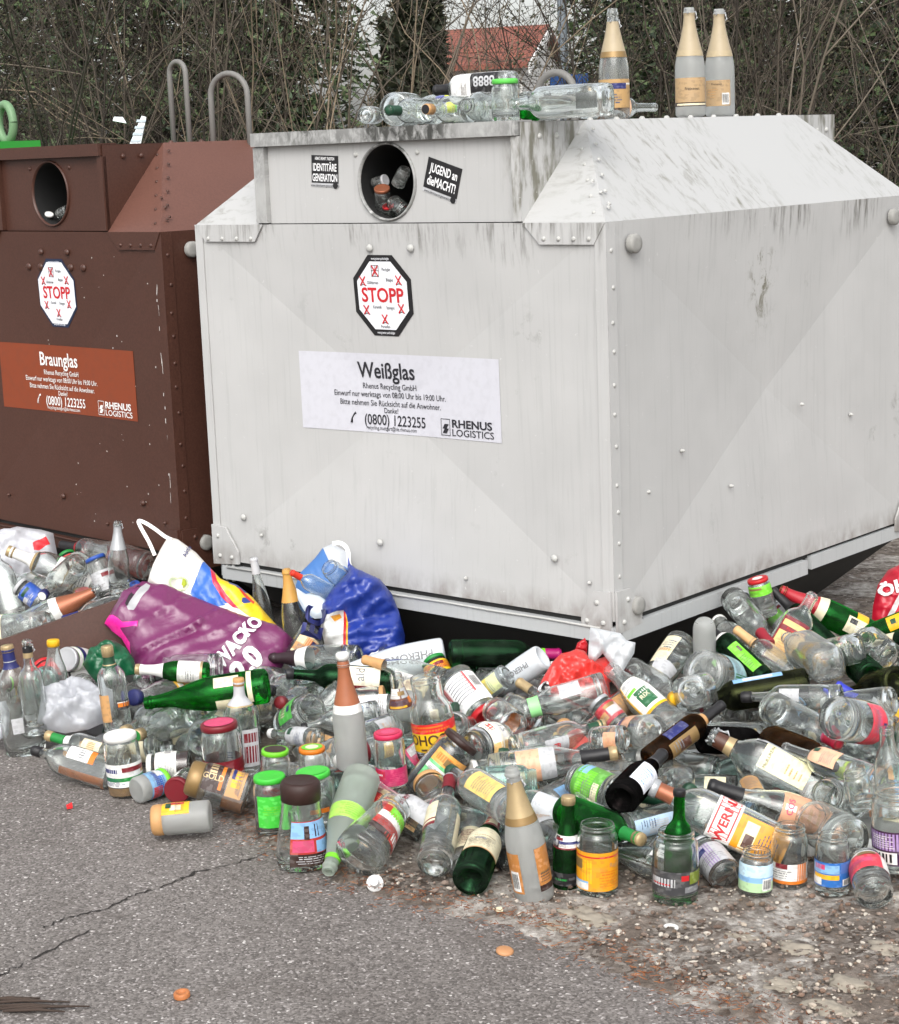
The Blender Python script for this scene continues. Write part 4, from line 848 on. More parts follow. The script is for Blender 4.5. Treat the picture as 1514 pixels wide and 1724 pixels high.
def container(M, w, d, zt, zb, zr, a, bb, x1, x2, hx, hz, mats, sx, sz, plate, label, name, hole_r=(.105, .1045), detail=True, inset=.034):
    root = empty(name, label=label, cat='container', mat=M)
    body, roofm, lip, flange, dark, riv = mats
    # lower body: four sheets, each pressed to a flat pyramid (cross-broken), plus corner angle strips
    b = MB()
    def sheet(p00, p10, p11, p01, nrm, dz=inset):
        p = [Vector(q) for q in (p00, p10, p11, p01)]; c = sum(p, Vector())/4-Vector(nrm)*dz
        N = 1; b.add(p+[c], [(0, 1, 4), (1, 2, 4), (2, 3, 4), (3, 0, 4)], body)
    sheet((-w, 0, zb), (0, 0, zb), (0, 0, zt), (-w, 0, zt), (0, -1, 0))
    sheet((0, 0, zb), (0, d, zb), (0, d, zt), (0, 0, zt), (1, 0, 0))
    sheet((0, d, zb), (-w, d, zb), (-w, d, zt), (0, d, zt), (0, 1, 0))
    sheet((-w, d, zb), (-w, 0, zb), (-w, 0, zt), (-w, d, zt), (-1, 0, 0))
    b.poly([(-w, 0, zb), (-w, d, zb), (0, d, zb), (0, 0, zb)], dark)
    rnd = random.Random(5)
    n = 11
    for i in range(n):
        z = zb+.12+(zt-zb-.2)*i/(n-1)+rnd.uniform(-.01, .01)
        b.dome((.003, .022+rnd.uniform(-.004, .004), z), (1, 0, 0), .0065, .004, riv)
    for (px, pz) in ((-w+.14, zb+.15), (-w*.54, zb+.13), (-.20, zb+.155), (-w*.33, zb+.06), (-w+.22, zb+.10), (-.08, zb+.10)):
        b.dome((px, -.001, pz), (0, -1, 0), .011 if pz > zb+.12 else .006, .008, riv)
    for (py, pz) in ((.35, zb+.42), (.6, zb+.28), (.18, zb+.33), (1.0, zb+.47), (1.3, zb+.4)): b.dome((.001-.012, py, pz), (1, 0, 0), .006, .012, riv)
    for px in (-.07, .09): b.dome((hx+px, -.002, zt-.07), (0, -1, 0), .012, .008, riv)
    b.build('body', root)
    b = MB()
    for (c0, c1) in (((-.034, -.003, zb+.002), (.003, -.0005, zt-.004)), ((.0005, .0, zb+.002), (.003, .04, zt-.004)), ((-w-.003, -.003, zb+.002), (-w+.03, -.0005, zt-.004))):
        b = MB(); b.box(c0, c1, body); b.build('corner_strip', root)
    # roof: plateau, slopes on both sides, corner hips, the two hopper boxes front and back
    b = MB()
    P = lambda x, y, z: Vector((x, y, z))
    y0, y1 = bb, d-bb
    b.poly([P(-a, y0, zr), P(-a, y1, zr), P(-w+a, y1, zr), P(-w+a, y0, zr)], roofm)
    b.poly([P(0, 0, zt), P(0, d, zt), P(-a, y1, zr), P(-a, y0, zr)], roofm)
    b.poly([P(-w, d, zt), P(-w, 0, zt), P(-w+a, y0, zr), P(-w+a, y1, zr)], roofm)
    b.poly([P(x2, 0, zt), P(0, 0, zt), P(-a, y0, zr)], roofm); b.poly([P(-w, 0, zt), P(x1, 0, zt), P(-w+a, y0, zr)], roofm)
    b.poly([P(x2, d, zt), P(-a, y1, zr), P(0, d, zt)], roofm); b.poly([P(-w, d, zt), P(-w+a, y1, zr), P(x1, d, zt)], roofm)
    for i in range(6):
        t = (i+.6)/6.5; p = P(0, 0, zt).lerp(P(-a, y0, zr), t); b.dome(p+Vector((.0, .025, .012)), (.7, -.1, .7), .006, .004, riv)
        b.dome(P(0, 0, zt).lerp(P(-a, y0, zr), t)+Vector((-.03, -.001, .0)), (0, -.7, .7), .006, .004, riv)
    for i in range(3): b.dome(P(-.03-.035*i, .06+.012*i, zt+.045+.03*i), (.7, 0, .7), .006, .005, riv)
    for i in range(9): b.dome(P(-a-.01, y0+(y1-y0)*(i+.3)/9, zr), (0, 0, 1), .009, .007, riv)
    for i in range(7): b.dome(P(-.05, .3+(d-.4)*i/7., zt+.05*.95), (.7, 0, .7), .004, .003, riv)
    b.build('roof', root)
    b = MB()
    for (pts) in (((x2-.145, -.006, zt+.0), (x2-.145+.04, -.006, zt-.058), (-.035, -.006, zt-.058), (.001, -.006, zt-.001)), ((x1+.02, -.006, zt), (x1-.02, -.006, zt-.052), (-w+.045, -.006, zt-.052), (-w-.002, -.006, zt))):
        b = MB(); q = [Vector(p) for p in pts]
        if pts[0][0] > -w/2: q[0].x = x2+.002; q[1].x = x2+.06
        b.prism(q, (0, .005, 0), body)
        xa, xb = min(p.x for p in q[1:3]), max(p.x for p in q[1:3])
        for i in range(4 if xb-xa > .15 else 3): b.dome((xa+.015+(xb-xa-.03)*i/(3 if xb-xa > .15 else 2), -.006, zt-.043), (0, -1, 0), .007, .005, riv)
        b.build('roof_flange', root)
    # hopper box with a round mouth
    b = MB(); n = 40; ring = [(hx+hole_r[0]*math.cos(2*math.pi*i/n), hz+hole_r[1]*math.sin(2*math.pi*i/n)) for i in range(n)]
    X0, X1, Z0, Z1, yy = x1, x2, zt+.002, zr-.002, .012
    outer = []
    for (rx, rz) in ring:
        dx, dz = rx-hx, rz-hz; t = min(((X1-hx)/dx if dx > 0 else (X0-hx)/dx) if abs(dx) > 1e-6 else 1e9, ((Z1-hz)/dz if dz > 0 else (Z0-hz)/dz) if abs(dz) > 1e-6 else 1e9)
        outer.append((hx+dx*t, hz+dz*t))
    vs = [(p[0], yy, p[1]) for p in ring]+[(p[0], yy, p[1]) for p in outer]
    fs = [(i, (i+1) % n, (i+1) % n+n, i+n) for i in range(n)]
    b.add(vs, fs, body)
    for cx, cz in ((X0, Z0), (X1, Z0), (X1, Z1), (X0, Z1)):     # corners left by the radial fan
        near = sorted(outer, key=lambda p: (p[0]-cx)**2+(p[1]-cz)**2)
        ex = [p for p in near if abs(p[0]-cx) < 1e-5][:1]; ez = [p for p in near if abs(p[1]-cz) < 1e-5][:1]
        if ex and ez: b.poly([(cx, yy, cz), (ex[0][0], yy, ex[0][1]), (ez[0][0], yy, ez[0][1])], body)
    b.poly([(x2, 0, zt), (-a, y0, zr-.001), (x2, 0, zr-.001)], body); b.poly([(x1, 0, zt), (x1, 0, zr-.001), (-w+a, y0, zr-.001)], body)
    b.poly([(x1, 0, zr), (x2, 0, zr), (-a, y0, zr), (-w+a, y0, zr)], roofm)
    for k in (0, 1): b.dome((x2+.002+.006*k-.0, .08+.07*k, zr-.04), (1, -.05, 0), .009, .007, riv)
    for px in (-.12, .12): b.dome((hx+px, yy, zr-.07), (0, -1, 0), .008, .006, riv)
    b.build('hopper', root); b = MB()
    # back box
    b.poly([(x1, d, zt), (x1, d, zr), (x2, d, zr), (x2, d, zt)], body); b.poly([(x2, d, zt), (x2, d, zr-.001), (-a, y1, zr-.001)], body)
    b.poly([(x2, d, zr), (x1, d, zr), (-w+a, y1, zr), (-a, y1, zr)], roofm)
    for k in (0, 1): b.dome((x2+.003, d-.06-.06*k, zr-.05), (1, .05, 0), .009, .007, riv)
    b.build('hopper', root)
    b = MB()
    b.box((x1-.004, -.014, zr-.036), (x2-.006, .06, zr+.004), lip)
    b.build('hopper_lip', root)
    b = MB(); b.box((x1-.004, -.006, zt+.004), (x1+.042, .012, zr-.038), lip); b.build('hopper_post', root)
    b = MB(); b.box((x2-.028, -.006, zt+.004), (x2, .012, zr-.038), body); b.box((x2-.09, -.002, zt+.02), (x2-.028, .009, zr-.038), body) if False else None; b.build('hopper_post', root)
    # mouth: worn metal ring and dark chute
    b = MB(); vs = []; prof = ((1.0, yy+.0), (1.02, yy-.008), (1.05, yy-.009), (1.075, yy-.004), (1.075, yy))
    for k, yv in prof: vs += [(hx+(p[0]-hx)*k, yv, hz+(p[1]-hz)*k) for p in ring]
    b.add(vs, [(i*n+j, (i+1)*n+j, (i+1)*n+(j+1) % n, i*n+(j+1) % n) for i in range(4) for j in range(n)], lip, True); b.build('mouth_ring', root)
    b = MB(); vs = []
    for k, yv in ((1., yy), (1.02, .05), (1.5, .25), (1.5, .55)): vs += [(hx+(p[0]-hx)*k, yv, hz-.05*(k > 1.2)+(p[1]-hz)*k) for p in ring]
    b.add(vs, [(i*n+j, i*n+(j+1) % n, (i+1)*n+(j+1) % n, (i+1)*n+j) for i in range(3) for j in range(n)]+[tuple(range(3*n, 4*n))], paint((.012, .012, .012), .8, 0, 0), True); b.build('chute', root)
    # bottom: gap, door edge flange, dark funnel, gusset plates, rubber buffers
    b = MB(); g = .012
    b.box((-w+.05, g, zb-.016), (-g, d-g, zb-.001), dark); b.build('gap_strip', root)
    b = MB()
    b.box((-w+.035, -.010, zb-.060), (.004, .02, zb-.016), flange); b.box((-.02, .021, zb-.060), (.010, d*.60, zb-.016), flange); b.box((-.02, d*.62, zb-.052), (.004, d-.02, zb-.010), flange)
    b.box((-w-.004, .021, zb-.060), (-w+.02, d-.02, zb-.016), flange); b.box((-w+.03, d-.02, zb-.060), (.0, d+.006, zb-.016), flange)
    b.tube([(-w+.06+(w-.1)*i/8, -.012, zb-.019+(.0012 if i % 2 else -.001)) for i in range(9)], .0035, riv, 6)
    b.build('bottom_flange', root)
    b = MB(); i0, i1, zz = .02, .30, .0
    T = [(-w+i0, i0), (-i0, i0), (-i0, d-i0), (-w+i0, d-i0)]; Bm = [(-w+i1, i1), (-i1, i1), (-i1, d-i1), (-w+i1, d-i1)]
    vs = [(x, y, zb-.055) for x, y in T]+[(x, y, -.01) for x, y in Bm]
    b.add(vs, [(0, 1, 5, 4), (1, 2, 6, 5), (2, 3, 7, 6), (3, 0, 4, 7)], dark); b.build('bottom_doors', root)
    def gusset(pts, ax, bolts):
        b = MB(); b.prism(pts, (0, -.007, 0) if ax == 'y' else (.007, 0, 0), body)
        for q in bolts: b.dome(q, (0, -1, 0) if ax == 'y' else (1, 0, 0), .008, .006, riv)
        b.build('corner_plate', root)
    z0 = zb-.035
    gusset([(-.004, -.004, z0), (-.105, -.004, z0+.012), (-.105, -.004, z0+.05), (-.062, -.004, z0+.115), (-.004, -.004, z0+.12)], 'y', [(-.085, -.011, z0+.03), (-.03, -.011, z0+.03), (-.05, -.011, z0+.085)])
    gusset([(.004, .0, z0), (.004, .0, z0+.12), (.004, .06, z0+.118), (.004, .115, z0+.05), (.004, .115, z0+.01)], 'x', [(.011, .03, z0+.03), (.011, .05, z0+.09)])
    gusset([(-w-.004, -.004, z0+.02), (-w+.115, -.004, z0+.03), (-w+.115, -.004, z0+.07), (-w+.06, -.004, z0+.145), (-w-.004, -.004, z0+.15)][::-1], 'y', [(-w+.03, -.011, z0+.05), (-w+.085, -.011, z0+.05), (-w+.025, -.011, z0+.115)])
    gusset([(.004, d-.10, z0+.01), (.004, d-.10, z0+.05), (.004, d-.05, z0+.118), (.004, d, z0+.12), (.004, d, z0)], 'x', [(.011, d-.05, z0+.05)])
    b = MB()
    for k in (0, 1, 2): b.tube([(-.05+.02*k, -.002, z0+.01), (-.045+.02*k, -.006, z0-.02), (-.04+.022*k, -.004, z0-.035)], .005, riv, 6)
    for k in (0, 1): b.tube([(-w+.05+.03*k, .0, z0+.03), (-w+.05+.03*k, -.004, z0-.03)], .006, riv, 6)
    b.build('hinge_bolts', root)
    for (py, pz) in ((.112, zt-.062), (d-.125, zt-.065), (.093, zb+.029)):
        b = MB(); q = Matrix.Translation((.003, py, pz)) @ Matrix.Rotation(math.pi/2, 4, 'Y')
        b.lathe([(0, .026), (.015, .026), (.019, .023), (.020, .012), (.0202, .0001)], paint(srgb('8f8e8a'), .7), 20, q); b.build('buffer', root)
    def press(o):      # lay a sticker on the pressed sheet
        for v in o.data.vertices:
            f = min((v.co.x+w)/(w/2), -v.co.x/(w/2), (v.co.z-zb)/((zt-zb)/2), (zt-v.co.z)/((zt-zb)/2)); v.co.y += inset*max(0, f)
    press(stop_sign(root, sx, sz, -.0015, plate[5]))
    press(name_plate(root, plate[0], plate[1], plate[2], -.0015, plate[3], plate[4], plate[6], plate[7]))
    return root
def loops(P, width, height, rad, ang, m, label, parent):
    """a bent steel lifting eye on a roof"""
    b = MB(); pts = []; c, n = math.cos(ang), math.sin(ang); r = width/2
    q = [(-r, -.06), (-r, height-r*.9)]+[(-r*math.cos(math.pi*i/12), height-r*.9+r*.9*math.sin(math.pi*i/12)) for i in range(1, 12)]+[(r, height-r*.9), (r, -.06)]
    b.tube([P+Vector((a*c, a*n, z)) for a, z in q], rad, m, 10)
    o = b.build('lifting_eye')
    mw = parent.matrix_world.inverted(); o.parent = parent; o.matrix_parent_inverse = mw
    return o
WM = ((.44, .438, .43))
wbody = metal_paint(WM, (.12, .115, .10), .85, grime=(.308, 1.382))
wroof = stained((.39, .39, .383), (.15, .145, .11), 'stained_roof_sheet', (2.4, 6, 2.4), .50, .74)
wlip = stained((.38, .38, .37), (.05, .05, .045), 'grimy_lip', (7, 1, 4), .36, .56)
wfl = metal_paint((.42, .43, .43), (.08, .07, .06), 1.0, name='flange_steel')
BM = srgb('4b3027')
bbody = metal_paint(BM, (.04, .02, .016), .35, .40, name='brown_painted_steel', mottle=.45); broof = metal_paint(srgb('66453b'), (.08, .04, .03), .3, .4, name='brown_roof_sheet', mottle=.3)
dirty_black = metal_paint((.022, .022, .021), (.06, .055, .05), .5, .75, name='dirty_black_rubber')
rivet_m = metal_paint((.42, .42, .40), (.15, .14, .12), .4, .45, name='rivet_steel')
gal = metal_paint((.17, .165, .155), (.12, .065, .04), 1.8, .55, name='galvanised_pipe')
PW = dict(w=1.592, d=1.668, zt=1.382, zb=.308, zr=1.650, a=.2605, bb=.2715, x1=-1.304, x2=-.2755)
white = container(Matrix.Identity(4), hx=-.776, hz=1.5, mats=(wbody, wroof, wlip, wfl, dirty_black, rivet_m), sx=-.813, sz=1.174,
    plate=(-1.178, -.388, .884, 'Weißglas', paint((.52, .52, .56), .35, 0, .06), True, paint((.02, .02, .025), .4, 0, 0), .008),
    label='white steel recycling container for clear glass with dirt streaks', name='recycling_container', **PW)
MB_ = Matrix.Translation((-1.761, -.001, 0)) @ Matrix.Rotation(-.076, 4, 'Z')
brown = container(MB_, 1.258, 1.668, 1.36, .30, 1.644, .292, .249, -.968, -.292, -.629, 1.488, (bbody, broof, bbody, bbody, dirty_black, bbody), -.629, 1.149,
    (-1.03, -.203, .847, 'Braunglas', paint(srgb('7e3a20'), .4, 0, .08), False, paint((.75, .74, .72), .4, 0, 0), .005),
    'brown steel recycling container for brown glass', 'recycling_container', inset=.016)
def chips():
    rnd = random.Random(8); b = MB(); m = paint((.50, .47, .44), .6, 0, 0)
    def fl(x, z, w_, h_, a):
        f = .016*max(0, min((x+1.258)/.629, -x/.629, (z-.3)/.53, (1.36-z)/.53)); c, n = math.cos(a), math.sin(a)
        b.poly([(x+p*c-q*n, f-.0009, z+p*n+q*c) for p, q in ((-w_, -h_*.7), (w_*.7, -h_), (w_, h_*.8), (-w_*.6, h_))], m)
    for i in range(40):
        z = rnd.uniform(.34, 1.33); fl(-.036-.0*z+rnd.gauss(0, .006), z, rnd.uniform(.0008, .003), rnd.uniform(.004, .022), rnd.gauss(.02, .08))
    for i in range(45): s = rnd.uniform(.001, .0028); fl(-rnd.uniform(.05, .75)**1.0, rnd.uniform(.35, 1.3), s, s*rnd.uniform(.7, 1.5), rnd.uniform(0, 3))
    o = b.build('paint_chips'); o.parent = brown
    b = MB()
    for px in (-.16, -.085, .10, .175): b.dome((-.629+px, .002, 1.238), (0, -1, 0), .014, .008, bbody)
    o = b.build('bolt_heads'); o.parent = brown
chips()
MG = Matrix.Translation((-3.02, .15, 0)) @ Matrix.Rotation(-.09, 4, 'Z')
# stickers on the white hopper
def square_sticker(x, z, rot, lines_, w, h, foot):
    b = MB(); y = .0105; c, n = math.cos(rot), math.sin(rot)
    def q(a0, b0, a1, b1, m, yy):
        b.poly([(x+a*c-e*n, yy, z+a*n+e*c) for a, e in ((a0, b0), (a1, b0), (a1, b1), (a0, b1))], m)
    q(-w, -h, w, h, pc('black'), y); q(-w, -h-.012, w, -h-.001, pc('lgrey'), y); wh = paint((.8, .8, .8), .4, 0, 0)
    for s, dz, size, sx in lines_:
        loc_text(b, s, x-dz*n, z+dz*c, size, wh, y-.0006, .02, sx, .5, rot)
    loc_text(b, foot, x+(h+.007)*n, z-(h+.007)*c, .008, pc('black'), y-.0006, .0, .8, .5, rot)
    a = [(x+(w-.012)*c+(h+.006)*n+.010*math.cos(t*.5236), y-.0008, z+(w-.012)*n-(h+.006)*c+.010*math.sin(t*.5236)) for t in range(12)]
    b.poly(a, pc('black')); b.build('political_sticker', white)
square_sticker(-1.023, 1.541, R_(-3), [('HEIMAT, FREIHEIT, TRADITION', .031, .009, .46), ('IDENTITÄRE', .006, .022, .58), ('GENERATION', -.024, .022, .54)], .055, .040, 'www.identitaere-generation.info')
square_sticker(-.565, 1.507, R_(-17), [('JUGEND an', .018, .025, .60), ('dieMACHT!', -.018, .026, .60)], .064, .043, 'www.identitaere-generation.info')
# lifting eyes
b0 = at_y(390, 236, .62); loops(Vector((b0.x, b0.y, 1.60)), .165, .275, .0105, R_(8), gal, '', brown)
b0 = at_y(306, 236, .95); loops(Vector((b0.x, b0.y, 1.60)), .10, .355, .0105, R_(-4), gal, '', brown)
b0 = at_y(937, 190, .95); loops(Vector((b0.x, b0.y, 1.60)), .15, .215, .012, R_(0), gal, '', white)
# ------------------------------------------------------------------ ground
def asphalt_mat():
    m, N, L, B = nm('asphalt'); B.inputs['Roughness'].default_value = .75; B.inputs['Specular IOR Level'].default_value = .3
    tc = N.new('ShaderNodeTexCoord')
    def vor(scale, feat='F1'):
        v = N.new('ShaderNodeTexVoronoi'); v.inputs['Scale'].default_value = scale; L.new(tc.outputs['Object'], v.inputs['Vector']); return v
    def noi(scale, det=4, dist=0.):
        v = N.new('ShaderNodeTexNoise'); v.inputs['Scale'].default_value = scale; v.inputs['Detail'].default_value = det; v.inputs['Distortion'].default_value = dist
        L.new(tc.outputs['Object'], v.inputs['Vector']); return v.outputs['Fac']
    def ramp(v, st):
        r = N.new('ShaderNodeValToRGB'); L.new(v, r.inputs[0]); e = r.color_ramp.elements
        while len(e) < len(st): e.new(.5)
        for x, (p, c) in zip(e, st): x.position = p; x.color = (*c, 1)
        return r.outputs[0]
    def mix(f, a, b, mode='MIX'):
        x = N.new('ShaderNodeMix'); x.data_type = 'RGBA'; x.blend_type = mode
        if isinstance(f, float): x.inputs['Factor'].default_value = f
        else: L.new(f, x.inputs['Factor'])
        for q, s in ((a, 'A'), (b, 'B')):
            if isinstance(q, tuple): x.inputs[s].default_value = (*q, 1)
            else: L.new(q, x.inputs[s])
        return x.outputs['Result']
    v1 = vor(200); sep = N.new('ShaderNodeSeparateColor'); L.new(v1.outputs['Color'], sep.inputs[0])
    c = ramp(sep.outputs[0], [(0, (.085, .075, .069)), (.35, (.14, .126, .117)), (.70, (.19, .172, .160)), (.92, (.235, .214, .20)), (.98, (.36, .33, .32)), (1, (.60, .57, .54))])
    big = noi(1.6, 5); c = mix(ramp(big, [(.35, (0, 0, 0)), (.7, (1, 1, 1))]), c, mix(1., c, (.82, .81, .80), 'MULTIPLY'))
    st = noi(5, 6, .4); c = mix(ramp(st, [(.56, (0, 0, 0)), (.74, (.45, .45, .45))]), c, (.07, .058, .05))
    L.new(c, B.inputs['Base Color'])
    ad = N.new('ShaderNodeMath'); ad.operation = 'SUBTRACT'; ad.inputs[0].default_value = 1; L.new(v1.outputs['Distance'], ad.inputs[1])
    bp = N.new('ShaderNodeBump'); bp.inputs['Strength'].default_value = .45; bp.inputs['Distance'].default_value = .003
    L.new(ad.outputs[0], bp.inputs['Height']); L.new(bp.outputs[0], B.inputs['Normal'])
    return m
def soil_mat():
    m, N, L, B = nm('soil'); B.inputs['Roughness'].default_value = .9; B.inputs['Specular IOR Level'].default_value = .2
    tc = N.new('ShaderNodeTexCoord')
    def noi(scale, det=6, dist=0.):
        v = N.new('ShaderNodeTexNoise'); v.inputs['Scale'].default_value = scale; v.inputs['Detail'].default_value = det; v.inputs['Distortion'].default_value = dist; v.inputs['Roughness'].default_value = .65
        L.new(tc.outputs['Object'], v.inputs['Vector']); return v.outputs['Fac']
    def ramp(v, st):
        r = N.new('ShaderNodeValToRGB'); L.new(v, r.inputs[0]); e = r.color_ramp.elements
        while len(e) < len(st): e.new(.5)
        for x, (p, c) in zip(e, st): x.position = p; x.color = (*c, 1)
        return r.outputs[0]
    def mix(f, a, b):
        x = N.new('ShaderNodeMix'); x.data_type = 'RGBA'; L.new(f, x.inputs['Factor']); L.new(a, x.inputs['A']); L.new(b, x.inputs['B']); return x.outputs['Result']
    vo = N.new('ShaderNodeTexVoronoi'); vo.inputs['Scale'].default_value = 95; L.new(tc.outputs['Object'], vo.inputs['Vector'])
    sep = N.new('ShaderNodeSeparateColor'); L.new(vo.outputs['Color'], sep.inputs[0])
    soil = ramp(noi(30, 8), [(.3, (.075, .060, .050)), (.5, (.145, .118, .098)), (.62, (.21, .175, .148)), (.75, (.30, .26, .22))])
    peb = ramp(sep.outputs[0], [(0, (.05, .035, .026)), (.4, (.115, .098, .084)), (.75, (.175, .15, .13)), (.95, (.27, .24, .21)), (1, (.45, .41, .36))])
    c = mix(ramp(noi(9, 3), [(.42, (0, 0, 0)), (.56, (1, 1, 1))]), soil, peb)
    pale = ramp(noi(38, 6), [(.35, (.16, .14, .12)), (.52, (.32, .295, .265)), (.70, (.52, .495, .46))])
    c = mix(ramp(noi(5.3, 7, .8), [(.49, (0, 0, 0)), (.57, (1, 1, 1))]), c, pale)
    rust = ramp(noi(50, 3), [(.3, (.06, .028, .014)), (.7, (.17, .075, .035))])
    c = mix(ramp(noi(6.1, 6, 1.), [(.60, (0, 0, 0)), (.72, (.4, .4, .4))]), c, rust)
    L.new(c, B.inputs['Base Color'])
    bp = N.new('ShaderNodeBump'); bp.inputs['Strength'].default_value = 1; bp.inputs['Distance'].default_value = .012
    L.new(noi(45, 8), bp.inputs['Height']); L.new(bp.outputs[0], B.inputs['Normal'])
    return m
b = MB(); b.poly([(-60, -60, 0), (60, -60, 0), (60, 120, 0), (-60, 120, 0)], asphalt_mat()); tag(b.build('asphalt_ground'), kind='structure')
EDGE_PX = [(330, 1330), (400, 1400), (470, 1440), (560, 1482), (640, 1515), (740, 1540), (860, 1560), (950, 1600), (1050, 1640), (1130, 1690), (1260, 1722), (1400, 1790), (1700, 1900)]
EDGE = [at_z(*p) for p in EDGE_PX]
def side_of_edge(p):
    """signed distance from the ragged asphalt edge, positive on the soil side"""
    best = 1e9; sg = 1
    for a, c in zip(EDGE, EDGE[1:]):
        d = (c-a).to_2d(); q = (p-a).to_2d(); t = max(0, min(1, q.dot(d)/d.length_squared)); r = (q-d*t)
        if r.length < best: best = r.length; sg = 1 if d.x*q.y-d.y*q.x > 0 else -1
    return best*sg
def soil():
    b = MB(); m = soil_mat(); n = 0.0125; vid = {}; vs = []; fs = []
    def V(i, j):
        if (i, j) in vid: return vid[i, j]
        x, y = i*n, j*n; p = Vector((x, y, 0)); s = side_of_edge(p)+noise.noise((x*7, y*7, 0))*.03+noise.noise((x*22, y*22, 3))*.015
        h = -.005+min(1, max(0, (s+.03)/.12))*(.010+.013*(noise.noise((x*9, y*9, 7))*.5+.5))+.004*noise.noise((x*31, y*31, 1))+.003*noise.noise((x*70, y*70, 2))
        vid[i, j] = len(vs); vs.append((x, y, h if s > -.03 else -.006)); return vid[i, j]
    for i in range(int(-1.2/n), int(2.4/n)):
        for j in range(int(-2.2/n), int(.5/n)):
            x, y = (i+.5)*n, (j+.5)*n; p = Vector((x, y, 0))
            s = side_of_edge(p)+noise.noise((x*7, y*7, 0))*.03+noise.noise((x*22, y*22, 3))*.015
            if s > -.05: fs.append((V(i, j), V(i+1, j), V(i+1, j+1), V(i, j+1)))
    b.add(vs, fs, m, True); tag(b.build('soil_ground'), kind='structure')
    b = MB(); b.poly([(-9, .4995, .006), (12, .4995, .006), (12, 14, .006), (-9, 14, .006)], m); tag(b.build('soil_strip'), kind='structure')
    # loose pebbles and crumbs
    rnd = random.Random(4); b = MB(); cols = [paint(srgb(c), .8, 0, .1) for c in ('6a5a4c', '85756a', '6f6056', 'a89c8e', '5a4a40', '766052', '8e8278', 'b4aca0')]
    ico = bmesh.new(); bmesh.ops.create_icosphere(ico, subdivisions=1, radius=1); iv = [v.co.copy() for v in ico.verts]; fi = [tuple(v.index for v in f.verts) for f in ico.faces]; ico.free()
    k = 0
    while k < 2200:
        px, py = rnd.uniform(500, 1560), rnd.uniform(1440, 1760); p = at_z(px, py, .012); s = side_of_edge(p)
        if s < .015+abs(rnd.gauss(0, .03)): continue
        k += 1; r = rnd.choice([.0018, .0022, .003, .003, .004, .006]) * rnd.uniform(.7, 1.3); q = Matrix.Rotation(rnd.uniform(0, 6), 3, 'Z')
        sc = Vector((rnd.uniform(.8, 1.5), rnd.uniform(.7, 1), rnd.uniform(.5, .8)))*r
        p.z = .012+rnd.uniform(0, .008)
        b.add([p+q @ Vector((v.x*sc.x*rnd.uniform(.8, 1.2), v.y*sc.y*rnd.uniform(.8, 1.2), v.z*sc.z)) for v in iv], fi, rnd.choice(cols), False)
    tag(b.build('gravel'), kind='stuff')
    # rusty conifer needles gathered along the edge
    b = MB(); cm = [paint(srgb(c), .8, 0, 0) for c in ('7a4526', '5a3018', '8f5a34')]
    for k in range(1500):
        a = rnd.randrange(len(EDGE)-1); e = EDGE[a].lerp(EDGE[a+1], rnd.random()); p = e+Vector((rnd.gauss(0, .035), rnd.gauss(.03, .04), 0)); p.z = .012 if side_of_edge(p) > 0 else .003
        an = rnd.uniform(0, 6.28); d = Vector((math.cos(an), math.sin(an), rnd.uniform(-.1, .25)))*rnd.uniform(.006, .016)
        p.z += .004; b.tube([p, p+d], .0007, rnd.choice(cm), 3, False, False)
    tag(b.build('needle_litter'), kind='stuff')
    # cracks in the asphalt: shallow ragged dark seams
    dk = paint((.02, .017, .015), .95, 0, 0)
    b = MB()
    for path in ([(-30, 1655), (60, 1612), (150, 1566)], [(75, 1562), (110, 1545), (190, 1525), (230, 1505), (290, 1487), (330, 1468), (390, 1455), (450, 1437)]):
        pts = [at_z(*p, .0022) for p in path]; fine = []
        for a, c in zip(pts, pts[1:]):
            for t in range(9): fine.append(a.lerp(c, t/9))
        fine.append(pts[-1]); L_, Rr = [], []
        for i, p in enumerate(fine):
            d = (fine[min(i+1, len(fine)-1)]-fine[max(i-1, 0)]).normalized(); nn = Vector((-d.y, d.x, 0)); o = rnd.gauss(0, .004); wv = abs(rnd.gauss(.0022, .0012))
            L_.append(p+nn*(o+wv)); Rr.append(p+nn*(o-wv))
        k = len(fine); b.add(L_+Rr, [(i, i+1, k+i+1, k+i) for i in range(k-1)], dk)
    tag(b.build('asphalt_cracks'), kind='structure')
soil()
